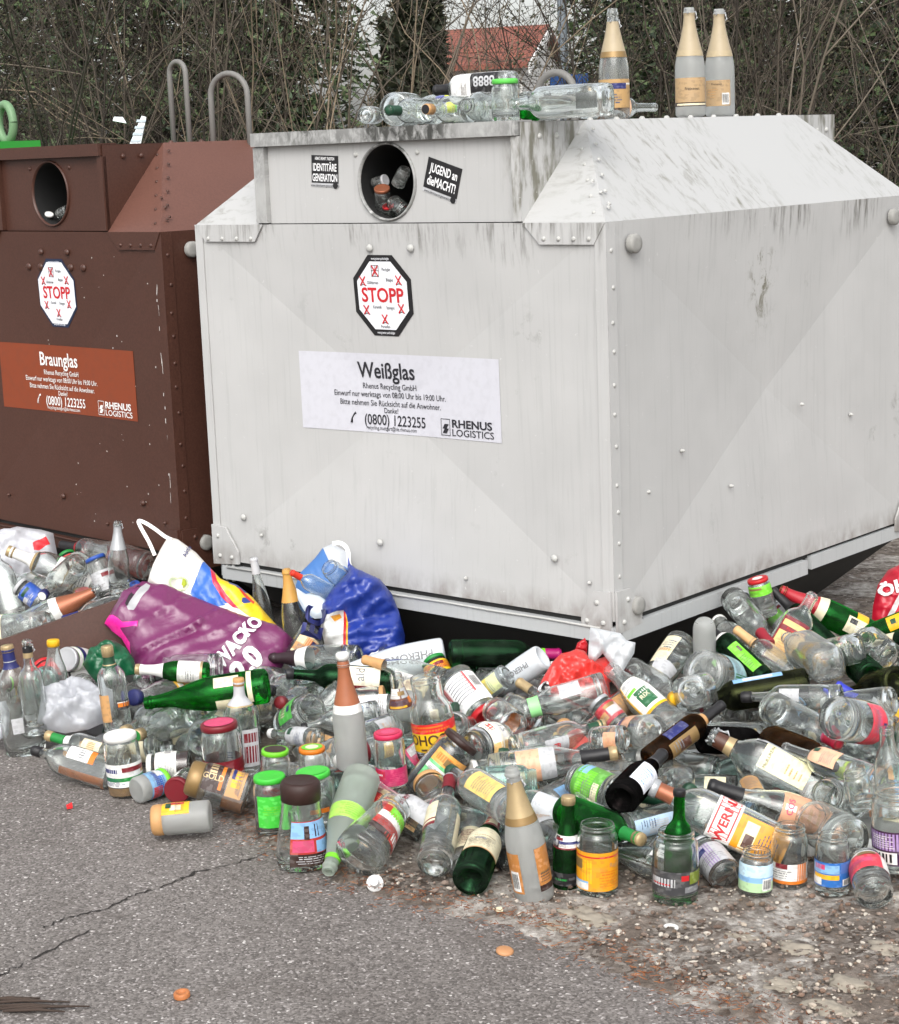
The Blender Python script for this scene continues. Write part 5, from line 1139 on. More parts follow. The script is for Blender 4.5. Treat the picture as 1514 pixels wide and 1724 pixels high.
# ------------------------------------------------------------------ background: bare shrubs, evergreens, house, post
bark = paint(srgb('4c443a'), .85, 0, .2); bark2 = paint(srgb('6c6357'), .85, 0, .2); bark3 = paint(srgb('352f28'), .9, 0, .2); bark4 = paint(srgb('80725f'), .85, 0, .2)
def shrub(x, y, h, stems, seed, mat, label, spread=.5, leaf=None, nleaf=0, dens=1.):
    rnd = random.Random(seed); root = empty('bare_shrub' if not leaf else 'leafy_shrub', (x, y, 0), label, 'shrub', 'shrubs behind the containers'); b = MB(); tips = []
    def grow(p, d, L, r, lev):
        n = 5 if lev < 2 else 4; pts = [p]; rad = [r]; q = p.copy(); dd = d.copy()
        for i in range(n):
            dd = (dd+Vector((rnd.gauss(0, .16), rnd.gauss(0, .16), rnd.gauss(.04, .1)))).normalized(); q = q+dd*(L/n); pts.append(q.copy()); rad.append(r*(1-.75*(i+1)/n)+.0008)
            if lev < 3:
                for _ in range(int(dens*(2 if lev == 0 else 2 if lev == 1 else 1)+rnd.random())):
                    if lev == 0 and q.z < .35: continue
                    s = (dd+Vector((rnd.gauss(0, .65), rnd.gauss(0, .65), rnd.gauss(.12, .35)))).normalized()
                    grow(q.copy(), s, L*rnd.uniform(.32, .55), r*.48, lev+1)
            else: tips.append(q.copy())
        b.tube(pts, rad, mat, 4 if lev < 2 else 3, False)
    for s in range(stems):
        a = rnd.uniform(0, 6.28); rr = rnd.uniform(0, spread*.5)
        d = Vector((math.cos(a)*rnd.uniform(.05, .5), math.sin(a)*rnd.uniform(.05, .5), 1)).normalized()
        grow(Vector((math.cos(a)*rr, math.sin(a)*rr, -.02)), d, h*rnd.uniform(.65, 1), rnd.uniform(.004, .0115), 0)
    b.build('branches', root)
    if leaf:
        f = MB()
        for _ in range(nleaf):
            p = rnd.choice(tips)+Vector((rnd.gauss(0, .06), rnd.gauss(0, .06), rnd.gauss(0, .06))); s = rnd.uniform(.006, .015)
            q = Vector((rnd.gauss(0, 1), rnd.gauss(0, 1), rnd.gauss(0, 1))).normalized(); t = q.orthogonal().normalized(); u = q.cross(t)
            f.add([p-t*s, p+u*s*.5, p+t*s, p-u*s*.5], [(0, 1, 2, 3)], rnd.choice(leaf))
        f.build('leaves', root)
    return root
def leafm(*cs): return [paint(srgb(c), .6, 0, 0) for c in cs]
needle = leafm('2b3a24', '394a30', '4a5c3a', '243020', '566642')
olive_l = leafm('424a30', '4e4c34', '39432b', '5a5340', '4e4634')
def conifer(x, y, h, r, seed, label, cols, name='conifer_tree', bottom=.0, n=5200, lsz=.07, power=1., droop=.25, grp='evergreens behind the shrubs'):
    rnd = random.Random(seed); root = empty(name, (x, y, 0), label, 'tree', grp)
    b = MB(); b.tube([(0, 0, -.05), (.02, 0, h*.5), (0, .03, h*.97)], [r*.07+.03, r*.045+.02, .008], bark3, 7); b.build('trunk', root)
    f = MB(); br = MB()
    nb = int(n/26)
    for k in range(nb):
        t = bottom+(1-bottom)*(k+rnd.random())/nb; R = r*(1-t)**power*rnd.uniform(.6, 1.12)+.03; a = rnd.uniform(0, 6.28); z = h*t
        d = Vector((math.cos(a), math.sin(a), -droop+rnd.uniform(-.1, .25))); e = Vector((0, 0, z))+d*R
        br.tube([(0, 0, z), e], [.012*(1-t)+.004, .002], bark3, 3, False)
        for _ in range(26):
            s = rnd.random()**.6; p = Vector((0, 0, z))+d*R*s+Vector((rnd.gauss(0, .07), rnd.gauss(0, .07), rnd.gauss(-.03, .05)))*(.5+R); L = lsz*rnd.uniform(.5, 1.4)
            q = (d+Vector((rnd.gauss(0, .6), rnd.gauss(0, .6), rnd.gauss(-.1, .5)))).normalized(); u = q.orthogonal().normalized()*L*.22
            f.add([p-u, p+q*L*.4-u*.8, p+q*L, p+u], [(0, 1, 2, 3)], rnd.choice(cols))
    br.build('limbs', root); f.build('crown', root)
    return root
def bx(px, D):
    P = at_d(px, 260, D); return P.x, P.y
# bare shrubs: a loose row just beyond the containers, each at the foot of the pixel column it fills
for i, (px, D, h, st, mt, sp, txt) in enumerate([
    (30, 10.0, 3.6, 9, bark3, .7, 'dark leafless shrub with thick stems over the green bin'), (150, 10.6, 3.8, 10, bark, .8, 'tangled bare shrub behind the brown container'),
    (250, 11.2, 3.5, 9, bark3, .7, 'dark twiggy shrub behind the two tall steel eyes'), (370, 10.4, 3.6, 9, bark, .7, 'grey brown bare shrub behind the wider steel eye'),
    (500, 11.4, 3.4, 9, bark2, .8, 'pale twiggy shrub behind the hopper of the white container'), (590, 10.8, 3.3, 12, bark4, .7, 'straw coloured bare shrub left of the columnar trees'),
    (680, 12.2, 3.0, 11, bark4, .9, 'pale spreading bare shrub before the columnar trees'), (790, 12.6, 2.9, 9, bark2, .8, 'thin bare shrub in front of the red roof'),
    (880, 12.4, 2.9, 9, bark, .7, 'bare shrub beside the lamp post'), (1090, 10.6, 3.4, 9, bark3, .8, 'dark bare shrub behind the standing sparkling wine bottles'),
    (1250, 10.4, 3.5, 10, bark, .8, 'bare shrub behind the sloping roof'), (1370, 9.8, 3.6, 11, bark2, .9, 'bare shrub with crossing pale twigs near the roof corner'), (1480, 9.4, 3.6, 10, bark, .9, 'bare shrub beyond the white container at the photo edge')]):
    X, Y = bx(px, D); shrub(X, Y, h, max(6, int(st*(.8 if 560 < px < 900 else .9))), 20+i, mt, txt, sp, dens=.30 if 560 < px < 900 else .5)
for i, (px, D, h, nl, txt) in enumerate([(90, 12.5, 4.0, 12000, 'olive leaved shrub behind the green bin'), (220, 13.2, 4.0, 12000, 'olive leaved shrub behind the brown container'), (330, 12.8, 4.2, 12000, 'olive leaved shrub behind the steel eyes'),
    (1180, 12.6, 4.0, 12000, 'olive leaved shrub behind the standing bottles'), (1330, 12.4, 4.0, 12000, 'olive leaved shrub above the roof slope'), (1470, 11.6, 4.0, 12000, 'olive leaved shrub at the photo edge')]):
    X, Y = bx(px, D); shrub(X, Y, h, 8, 60+i, bark3, txt, 1., olive_l, nl, dens=.6)
for i, (px, D, h, r, txt) in enumerate([(-20, 16, 7, 1.7, 'dark fir behind the olive shrubs, first of the row'), (130, 18, 8, 1.9, 'dark fir behind the tangled shrub'), (270, 17, 7.5, 1.8, 'dark fir behind the tall steel eyes'), (490, 17, 7.5, .95, 'dark fir with dense needles beside the pale sky gap'),
    (390, 19, 7.0, 1.0, 'dark fir bordering the dense needled one'), (1065, 18, 8.5, .8, 'dark fir behind the lamp post'), (1150, 16, 8, 1.3, 'dark fir behind the pair of frosted bottles'), (1260, 16, 8, 1.9, 'dark fir behind the roof ridge'), (1400, 15, 8, 1.9, 'dark fir above the roof corner'), (1530, 14.5, 8, 1.9, 'dark fir at the photo edge behind bare twigs')]):
    X, Y = bx(px, D); conifer(X, Y, h, r, 80+i, txt, needle, n=20000, lsz=.08, power=.75)
thuj = leafm('2a3020', '363a28', '22281a')
for i, (px, D, h, r, txt) in enumerate([(692, 30, 4.3, .30, 'tall narrow columnar evergreen before the pale sky'), (735, 31, 4.05, .30, 'shorter columnar evergreen next to the red roof'), (664, 32, 3.7, .22, 'lowest columnar evergreen among the bare twigs')]):
    X, Y = bx(px, D); conifer(X, Y, h, r, 120+i, txt, thuj, 'columnar_tree', n=6000, lsz=.16, power=.55, droop=-.5, grp='columnar evergreens')
# house with tiled roof
def house():
    D = 48; c = at_d(850, 260, D); X = CR.copy(); X.z = 0; X.normalize(); Y = CF.copy(); Y.z = 0; Y.normalize()
    q = Matrix.Identity(4); an = R_(-14); Xr = X*math.cos(an)+Y*math.sin(an); Yr = Vector((-Xr.y, Xr.x, 0))
    for i in range(3): q[i][0], q[i][1], q[i][2], q[i][3] = Xr[i], Yr[i], (0, 0, 1)[i], (c.x, c.y, 0)[i]
    root = empty('house', label='white rendered house with red tiled roof behind the bare twigs', cat='house', mat=q)
    L0, L1, Wd, e, r = -2.6, .75, 5.0, 3.65, 4.55
    wm = paint((.62, .61, .58), .8, 0, .1); b = MB()
    b.prism([(L0+.3, 0, 0), (L1-.25, 0, 0), (L1-.25, 0, e), (L0+.3, 0, e)], (0, Wd, 0), wm)
    for x in (L0+.3, L1-.27): b.prism([(x, 0, e), (x, Wd, e), (x, Wd/2, r-.1)], (.02, 0, 0), wm)
    b.build('walls', root)
    m, N, L, B = nm('roof_tiles'); B.inputs['Roughness'].default_value = .8
    tc = N.new('ShaderNodeTexCoord'); wv = N.new('ShaderNodeTexBrick'); wv.inputs['Scale'].default_value = 3.2; wv.inputs['Color1'].default_value = (.23, .07, .042, 1); wv.inputs['Color2'].default_value = (.16, .052, .036, 1)
    wv.inputs['Mortar'].default_value = (.09, .03, .022, 1); wv.inputs['Brick Width'].default_value = .8; wv.inputs['Row Height'].default_value = .55; wv.inputs['Mortar Size'].default_value = .05
    L.new(tc.outputs['Object'], wv.inputs['Vector']); L.new(wv.outputs['Color'], B.inputs['Base Color'])
    b = MB(); o = .45; k = (r-e)/(Wd/2)
    b.prism([(L0, -o, e-o*k), (L1, -o, e-o*k), (L1, Wd/2, r), (L0, Wd/2, r)], (0, 0, .12), m); b.prism([(L0, Wd+o, e-o*k), (L0, Wd/2, r), (L1, Wd/2, r), (L1, Wd+o, e-o*k)], (0, 0, .12), m); b.build('roof', root)
    b = MB(); b.prism([(L1+.005, -o, e-o*k-.14), (L1+.005, Wd/2, r-.14), (L1+.005, Wd/2, r+.08), (L1+.005, -o, e-o*k+.08)], (.05, 0, 0), paint((.7, .7, .68), .6)); b.build('barge_board', root)
    for x in (-1.9, -.6):
        b = MB(); b.box((x, -.04, 1.2), (x+1, -.003, 2.3), paint((.7, .7, .68))); w_ = b.build('window', root)
        b = MB(); b.box((x+.1, -.05, 1.3), (x+.9, -.041, 2.2), paint((.05, .06, .07), .1)); b.build('pane', w_)
house()
# lamp post and street plate
X, Y = bx(953, 15); root = empty('street_lamp', (X, Y, 0), 'grey steel lamp post rising behind the bare shrubs', 'lamp post')
b = MB(); b.tube([(0, 0, 0), (0, 0, 3.3), (0, 0, 6.5)], [.04, .036, .03], paint(srgb('8b949c'), .5, .2), 12); b.build('pole', root)
b = MB(); b.tube([(0, 0, 6.45), (.1, -.2, 6.75), (.25, -.5, 6.8)], .035, paint(srgb('8b949c'), .5, .2), 8); b.build('arm', root)
b = MB(); b.prism([(.1, -.45, 6.76), (.4, -.45, 6.76), (.5, -1.1, 6.8), (.0, -1.1, 6.8)], (0, 0, .09), paint(srgb('8b949c'), .5, .2)); b.build('lamp_head', root)
P = at_d(958, 134, 12.5); root = empty('street_sign', (P.x, P.y, 0), 'blue enamel plate on a thin post behind the white roof eye', 'sign')
a = math.atan2(CR.y, CR.x); root.rotation_euler = (0, 0, a)
b = MB(); b.box((-.125, -.012, P.z-.035), (.125, .0, P.z+.035), paint(srgb('1f4f8f'), .35)); b.build('plate', root)
b = MB(); b.tube([(0, .02, 0), (0, .02, P.z+.04)], .02, gal, 8); b.build('post', root)
# green bin whose lifting gear shows above the brown container
gm = metal_paint(srgb('2f8a34'), (.05, .08, .04), .3, .4, name='green_painted_steel')
P = at_d(14, 238, 7.3); root = empty('recycling_container', (P.x, P.y, 0), 'green recycling container with a ring shaped lifting lug', 'container'); root.rotation_euler = (0, 0, -.1)
Z = P.z
b = MB(); b.prism([(-1.35, -.1, .25), (.02, -.1, .25), (.02, -.1, 1.3), (-.15, -.1, Z-.09), (-1.2, -.1, Z-.09), (-1.35, -.1, 1.3)], (0, 1.2, 0), gm); b.build('body', root)
b = MB(); b.box((-.20, -.10, Z-.095), (.065, .12, Z-.035), gm); b.box((-.18, -.09, Z-.034), (.05, .11, Z+.0), gm); b.build('lug_base', root)
b = MB(); c0 = Vector((-.005, .0, Z+.07)); b.tube([c0+Vector((math.cos(t*math.pi/10)*.052, 0, math.sin(t*math.pi/10)*.068)) for t in range(21)], .0165, metal_paint(srgb('6a8a66'), (.1, .1, .08), .6, name='worn_green_steel'), 10, False)
b.build('lifting_ring', root)
b = MB(); b.box((-1.0, -.02, .0), (-.3, .9, .25), dirty_black); b.build('skid', root)
# ribbed white plastic sheet caught behind the brown roof
P = at_d(226, 216, 7.6); b = MB(); cw = paint((.62, .66, .68), .3)
b.prism([P+CR*x+CU*y for x, y in ((-.03, -.09), (.02, -.09), (.048, .045), (.03, .05))], CF*.01, cw)
for k in range(5): b.prism([P-CF*.004+CR*(x0+.012*k*.6)+CU*(-.08+.026*k) for x0 in (-.02,)]+[P-CF*.004+CR*(.016+.0075*k)+CU*(-.08+.026*k), P-CF*.004+CR*(.018+.0075*k)+CU*(-.07+.026*k), P-CF*.004+CR*(-.018+.0075*k)+CU*(-.07+.026*k)], CF*.004, paint((.35, .42, .46), .3))
b.prism([P+CR*x+CU*y for x, y in ((-.085, .03), (-.03, .02), (-.045, .045), (-.08, .046))], CF*.01, cw)
tag(b.build('plastic_sheet'), 'ribbed white plastic sheet sticking up behind the brown roof', 'plastic sheet')
# brown steel board lying in the heap
bq = MB(); dA, dB = depth(BOARD_A), depth(BOARD_B); A1, B1 = at_d(-60, 1098, dA), at_d(238, 996, dB); A0, B0 = at_d(-60, 1175, dA), at_d(238, 1090, dB)
nn = (B1-A1).cross(A1-A0).normalized()
if nn.dot(CF) < 0: nn = -nn
bq.prism([A0, B0, B1, A1], nn*.008, bbody); up = (A1-A0).normalized()*.012; bq.prism([A1+nn*.0081, B1+nn*.0081, B1-up+nn*.0081, A1-up+nn*.0081], nn*.05, bbody)
tag(bq.build('steel_board'), 'long brown steel edge board lying across the heap of bottles', 'steel board')
# ------------------------------------------------------------------ carrier bags: crumpled two-sided pillows with printed areas
def in_poly(p, poly):
    x, y = p; c = False; n = len(poly)
    for i in range(n):
        (x0, y0), (x1, y1) = poly[i], poly[(i+1) % n]
        if (y0 > y) != (y1 > y) and x < (x1-x0)*(y-y0)/(y1-y0)+x0: c = not c
    return c
def seg_d(p, a, b):
    a, b, p = Vector(a), Vector(b), Vector(p); d = b-a; t = max(0, min(1, (p-a).dot(d)/max(1e-9, d.length_squared))); return (p-a-d*t).length
def pillow(name, outline, P, N, thick, base, regions=(), step=5, wrinkle=.012, seed=0, back=.5, folds=(), wfreq=14, puff=.5, parent=None, cr=(1.25, .42, .2), ridge=()):
    """outline in photo pixels, mapped on the plane through P with normal N (towards the viewer) at its real distance"""
    N = N.normalized(); pts = [Vector(p) for p in outline]; dense = []
    for a, b in zip(pts, pts[1:]+pts[:1]):
        n = max(1, int((b-a).length/step))
        for i in range(n): dense.append(a.lerp(b, i/n))
    nb = len(dense); rnd = random.Random(seed)
    x0, x1 = min(p.x for p in pts), max(p.x for p in pts); y0, y1 = min(p.y for p in pts), max(p.y for p in pts)
    O = [(p.x, p.y) for p in dense]; inn = []
    y = y0
    while y < y1:
        x = x0
        while x < x1:
            q = (x+rnd.uniform(-1, 1)*step*.2, y+rnd.uniform(-1, 1)*step*.2)
            if in_poly(q, O) and min(seg_d(q, O[i], O[(i+1) % nb]) for i in range(nb)) > step*.6: inn.append(q)
            x += step
        y += step
    allp = [Vector(p) for p in O+inn]; edges = [(i, (i+1) % nb) for i in range(nb)]
    for col, poly in regions:
        o = len(allp); q = []
        pp = [Vector(p) for p in poly]
        for a, b in zip(pp, pp[1:]+pp[:1]):
            n = max(1, int((b-a).length/step))
            for i in range(n): q.append(a.lerp(b, i/n))
        allp += q; edges += [(o+i, o+(i+1) % len(q)) for i in range(len(q))]
    vo, eo, fo, _, _, _ = delaunay_2d_cdt(allp, edges, [list(range(nb))], 0, .01)
    fo = [f for f in fo if in_poly((sum(vo[i].x for i in f)/len(f), sum(vo[i].y for i in f)/len(f)), O)]
    Dm = 0; dist = []
    for v in vo:
        d = min(seg_d(v, O[i], O[(i+1) % nb]) for i in range(nb)); dist.append(d); Dm = max(Dm, d)
    Dm = max(Dm, 1)
    def h(v, d):
        t = min(1, d/(Dm*puff)); e = 1-(1-t)**2
        f = v/wfreq; z = thick*math.sqrt(e)*(1+.5*noise.noise((f.x*.3, f.y*.3, seed+9))); q = min(1, e*1.8+.2)
        for sc, am in zip((.4, 1.0, 2.3), cr):
            w_ = noise.noise((f.x*sc*.7, f.y*sc*.7, seed+2.5))*.5
            ds, ps = noise.voronoi((f.x*sc+w_, f.y*sc*.75+w_, seed*3.1)); z += wrinkle*am*q*(min(.7, ds[1]-ds[0])-.3)
        for (an, fr, am) in ridge:      # long sharp creases running in one direction
            ca, sa = math.cos(R_(an)), math.sin(R_(an)); u_, w_ = v.x*ca+v.y*sa, -v.x*sa+v.y*ca
            n_ = noise.noise((u_/fr*.22, w_/fr, seed+an)); z += am*q*((1-min(1, abs(n_)*2.2))**2.5-.2)
        for (a, b, wd, amp) in folds:
            s = seg_d(v, a, b); z += amp*math.exp(-(s/wd)**2)*min(1, e*2)
        return z
    b = MB(); mats = [base]+[c for c, _ in regions]
    W3 = [at_plane(v.x, v.y, P, N) for v in vo]
    front = [w+N*h(v, d) for w, v, d in zip(W3, vo, dist)]
    rear = [w-N*(thick*back*math.sqrt(1-(1-min(1, d/(Dm*puff)))**2)+.0005) for w, d in zip(W3, dist)]
    for f in fo:
        c = (sum(vo[i].x for i in f)/len(f), sum(vo[i].y for i in f)/len(f)); k = 0
        for i, (_, poly) in enumerate(regions):
            if in_poly(c, poly): k = i+1
        b.m.append(b.mi(mats[k])); b.f.append(list(f)[::-1] if False else list(f)); b.sm.append(True)
    b.v = [tuple(p) for p in front]
    b.add(rear, [tuple(f)[::-1] for f in fo], base, True)
    o = b.build(name, parent)
    bm = bmesh.new(); bm.from_mesh(o.data); bmesh.ops.recalc_face_normals(bm, faces=bm.faces); bm.to_mesh(o.data); bm.free()
    def hp(x, y, lift=.003):
        """point on the printed face of the bag under a pixel"""
        v = Vector((x, y)); d = min(seg_d(v, O[i], O[(i+1) % nb]) for i in range(nb))
        return at_plane(x, y, P, N)+N*(h(v, d)+lift)
    return o, hp
def bag_text(hp, s, x, y, size, ang, m, parent, bold=.03, sx=1., lift=.006, name='lettering'):
    vs, fs, wd = text_tris(s, bold); c, n = math.cos(ang), math.sin(ang); b = MB()
    b.add([hp(x+px*sx*size*c+py*size*n, y+px*sx*size*n-py*size*c, lift) for px, py in vs], fs, m); b.build(name, parent)
def strip(pts, wd, N, m, name, parent, th=.002):
    """a flat plastic handle along 3-D points"""
    b = MB(); pts = [Vector(p) for p in pts]; vs = []
    fine = []
    for i in range(len(pts)-1):
        p0, p1, p2, p3 = pts[max(0, i-1)], pts[i], pts[i+1], pts[min(len(pts)-1, i+2)]
        for k in range(6):
            t = k/6; fine.append(.5*((2*p1)+(p2-p0)*t+(2*p0-5*p1+4*p2-p3)*t*t+(3*p1-p0-3*p2+p3)*t**3))
    fine.append(pts[-1])
    for i, p in enumerate(fine):
        t = (fine[min(i+1, len(fine)-1)]-fine[max(i-1, 0)]).normalized(); s = t.cross(N).normalized()*wd/2
        vs += [p-s-N*th, p+s-N*th, p+s+N*th, p-s+N*th]
    k = len(fine); fs = [(i*4+j, i*4+(j+1) % 4, (i+1)*4+(j+1) % 4, (i+1)*4+j) for i in range(k-1) for j in range(4)]+[(3, 2, 1, 0), tuple(range(k*4-4, k*4))]
    b.add(vs, fs, m, False); return b.build(name, parent)
TOV = (CAMP-Vector((-.6, -.3, .15))).normalized()
def up_tilt(k): return (TOV+Vector((0, 0, k))).normalized()
BG = 'carrier bags left on the heap'
# purple bag
fp = film(srgb('6e2a58'), .12, .28); P = surf(330, 1060)+Vector((0, 0, .05)); P = at_d(330, 1060, depth(P)-.10)
root = empty('carrier_bag', P, 'purple plastic carrier bag with white lettering and pink edge strips', 'bag', BG)
def child(o, r):
    o.parent = r; o.matrix_parent_inverse = r.matrix_world.inverted()
bpy.context.view_layer.update()
def under(r, fn):
    """build pieces at world place, then hang them under r"""
    n0 = set(COL.objects); res = fn(); bpy.context.view_layer.update()
    for o in list(COL.objects):
        if o not in n0 and o.parent is None and o is not r: child(o, r)
    return res
def purple():
    out = [(176, 1053), (205, 1000), (240, 981), (275, 985), (290, 990), (340, 1010), (400, 1033), (470, 1055), (492, 1075), (486, 1105), (465, 1140), (420, 1160), (380, 1150), (300, 1140), (238, 1138), (222, 1105), (205, 1075)]
    o, hp = pillow('film', out, P, up_tilt(.55), .05, fp, [(film(srgb('f0249a'), .1), [(177, 1052), (186, 1042), (210, 1060), (237, 1062), (236, 1071), (205, 1066), (221, 1090), (221, 1103), (214, 1100), (200, 1073)]),
        (film(srgb('a9a9ab'), .1), [(218, 1037), (240, 1000), (249, 990), (256, 996), (254, 1008), (241, 1022), (230, 1043), (221, 1043)])], 5, .014, 3,
        folds=[((225, 1120), (330, 1070), 7, -.022), ((240, 1110), (340, 1060), 6, .016), ((205, 1040), (235, 1000), 5, .01), ((300, 1000), (285, 1040), 8, -.008), ((400, 1040), (430, 1100), 10, .01)], wfreq=44, cr=(.75, .12, .0), ridge=((-28, 34, .010), (20, 60, .008)))
    wt = paint((.8, .8, .8), .4, 0, 0)
    bag_text(hp, 'WACKO', 376, 1140, 22, R_(-49), wt, None, .05, .88)
    bag_text(hp, '2.0', 411, 1162, 33, R_(-49), wt, None, .06, .95)
    b = MB(); q = [hp(x, y, .001) for x, y in ((216, 1033), (222, 1018), (236, 999), (241, 998), (226, 1022), (219, 1037))]; b.prism(q, up_tilt(.55)*.0015, paint((.02, .012, .018), .6, 0, 0)); b.build('grip_slot')
under(root, purple)
# white, blue and yellow bag behind it
P2 = at_d(340, 980, depth(P)+.12)
root = empty('carrier_bag', P2, 'white blue and yellow carrier bag with a looped white handle', 'bag', BG); bpy.context.view_layer.update()
def wby():
    wf = film(srgb('d6d3cc'), .15, .35); N = up_tilt(.3)
    out = [(247, 985), (258, 950), (270, 925), (283, 903), (300, 908), (330, 930), (350, 952), (372, 975), (400, 985), (425, 1005), (450, 1035), (475, 1062), (440, 1075), (350, 1050), (280, 1015)]
    o, hp = pillow('film', out, P2, N, .045, wf, [(film(srgb('2c62b8'), .1), [(326, 1030), (338, 968), (346, 949), (362, 966), (375, 1000), (388, 1022), (376, 1022), (350, 1010), (325, 1002)]),
        (film(srgb('2c62b8'), .1), [(322, 1005), (345, 949), (357, 962), (366, 1000), (382, 1025), (350, 1030)]), (film(srgb('c8183c'), .1), [(355, 957), (362, 958), (368, 985), (385, 1010), (410, 1034), (395, 1030), (375, 1012), (361, 990)]),
        (film(srgb('e0bc14'), .1), [(360, 957), (372, 975), (400, 985), (425, 1005), (450, 1035), (475, 1062), (440, 1058), (405, 1033), (384, 1008), (368, 985)]),
        (film(srgb('2b3f86'), .1), [(382, 978), (398, 977), (414, 988), (418, 998), (411, 1003), (398, 992), (388, 988)]), (film(srgb('2b3f86'), .1), [(410, 1012), (420, 1010), (424, 1020), (413, 1024), (409, 1020)]),
        (film(srgb('c8301e'), .1), [(402, 995), (406, 995), (430, 1018), (428, 1022), (412, 1008)])], 4.5, .008, 8, folds=[((268, 930), (255, 975), 4, .012), ((290, 910), (300, 985), 8, -.008)], wfreq=26, cr=(.8, .3, .1), ridge=((60, 22, .010), (-50, 26, .008)))
    wt = paint((.62, .6, .57), .5, 0, 0)
    bag_text(hp, 'Aktiv', 316, 946, 8, R_(-68), pc('dblue'), None, .01)
    g = film(srgb('8fb04a'), .1)
    b = MB(); ring = [hp(304+16*math.cos(t*.2618), 989+13*math.sin(t*.2618), .0035) for t in range(24)]; ri = [hp(304+13*math.cos(t*.2618), 989+10*math.sin(t*.2618), .0035) for t in range(24)]
    b.add(ring+ri, [(i, (i+1) % 24, 24+(i+1) % 24, 24+i) for i in range(24)], paint(srgb('b8c4a0'), .5, 0, 0))
    b.poly([hp(*q, .0037) for q in ((310, 980), (316, 982), (317, 990), (311, 996), (308, 990))], paint(srgb('9aa62c'), .5, 0, 0)); b.build('leaf_print')
    loop = [hp(x, y, .002) for x, y in ((262, 938),)]+[at_plane(x, y, P2, N)+N*dz for x, y, dz in ((252, 915, .01), (238, 890, .014), (235, 880, .016), (246, 884, .02), (262, 894, .02), (278, 905, .012))]+[hp(290, 912, .002)]
    strip(loop, .011, N, paint((.72, .71, .68), .45, 0, 0), 'handle', None)
under(root, wby)
# blue bag standing against the white container
P3 = at_d(600, 1020, depth(at_y(600, 1050, -.03))-.16)
root = empty('carrier_bag', P3, 'blue carrier bag bulging with glass against the white container', 'bag', BG); bpy.context.view_layer.update()
def blue():
    bf = film(srgb('22388c'), .10, .3); N = (TOV+Vector((0, 0, .1))).normalized(); df = film(srgb('1c2f78'), .1, .3)
    wt = film(srgb('c9c9c6'), .1)
    out = [(548, 1090), (540, 1055), (545, 1040), (540, 1020), (560, 990), (585, 965), (586, 935), (590, 950), (600, 957), (640, 975), (660, 1000), (672, 1030), (682, 1070), (680, 1100), (640, 1120), (580, 1115)]
    o, hp = pillow('film', out, P3, N, .10, bf, [(wt, [(528, 1100), (535, 1035), (556, 1040), (580, 1034), (583, 1095), (582, 1118), (540, 1115)]), (pc('yellow'), [(583, 1037), (587, 1052), (587, 1098), (584, 1098), (584, 1054)]), (pc('red'), [(580, 1035), (583, 1037), (584, 1054), (583, 1098), (579, 1098), (580, 1054)]), (film(srgb('c98a28'), .1), [(558, 1044), (574, 1040), (577, 1046), (565, 1052)])],
        5, .02, 12, folds=[((545, 1040), (655, 985), 7, .02), ((560, 1060), (670, 1030), 6, -.02), ((590, 1075), (680, 1060), 6, .018), ((600, 1100), (676, 1085), 5, -.015), ((586, 960), (600, 1000), 6, .015)], wfreq=30, cr=(.8, .2, .05), ridge=((-12, 17, .020), (-38, 22, .014), (80, 40, .01)))
    bag_text(hp, 'EC', 540, 1082, 32, R_(-78), pc('dblue'), None, .04)
    # open mouth: inner back wall and folded front lip
    ob = [(500, 1010), (498, 985), (505, 965), (530, 940), (544, 922), (560, 915), (585, 930), (588, 965), (570, 1000), (545, 1042), (520, 1040), (505, 1025)]
    pillow('mouth_film', ob, P3+CF*.05, (TOV+Vector((-.2, 0, .5))).normalized(), .012, film(srgb('4a7ab8'), .25, .3), [(film(srgb('c8cccf'), .25), [(543, 921), (560, 914), (586, 930), (588, 958), (575, 955), (556, 950)])], 5, .01, 4, wfreq=20)
    lip = [(499, 990), (502, 1010), (512, 1028), (530, 1042), (545, 1040), (552, 1020), (548, 1010), (538, 1003), (524, 998), (515, 1000)]
    pillow('lip_film', lip, P3-CF*.02, N, .01, film(srgb('c4ced6'), .2, .3), [], 4, .006, 6, wfreq=18)
    strip([at_d(x, y, depth(P3)+.03) for x, y in ((560, 915), (572, 914), (582, 920), (587, 932), (588, 948), (592, 958))], .012, TOV, paint((.74, .74, .72), .4, 0, 0), 'handle', None)
under(root, blue)
for (k, gk, pb, pt, caps, txt) in (('spirit', 'clear', (556, 1000), (505, 970), [('foil', 'c8341e', .80)], 'clear bottle with orange red capsule in the mouth of the blue bag'), ('talljar', 'clear', (585, 985), (556, 955), [], 'plain clear jar in the mouth of the blue bag')):
    dd = depth(P3)-.015; C = at_d((pb[0]+pt[0])/2, (pb[1]+pt[1])/2, dd); D = (CR*(pt[0]-pb[0])-CU*(pt[1]-pb[1]))*(dd/FPX)-CF*.06
    glassware(k, gk, pose(C, D, 0, shape(k).h, .62 if k == 'spirit' else .7), txt, 'jar' if k == 'talljar' else 'bottle', caps, [], None, 'glass in the blue bag')
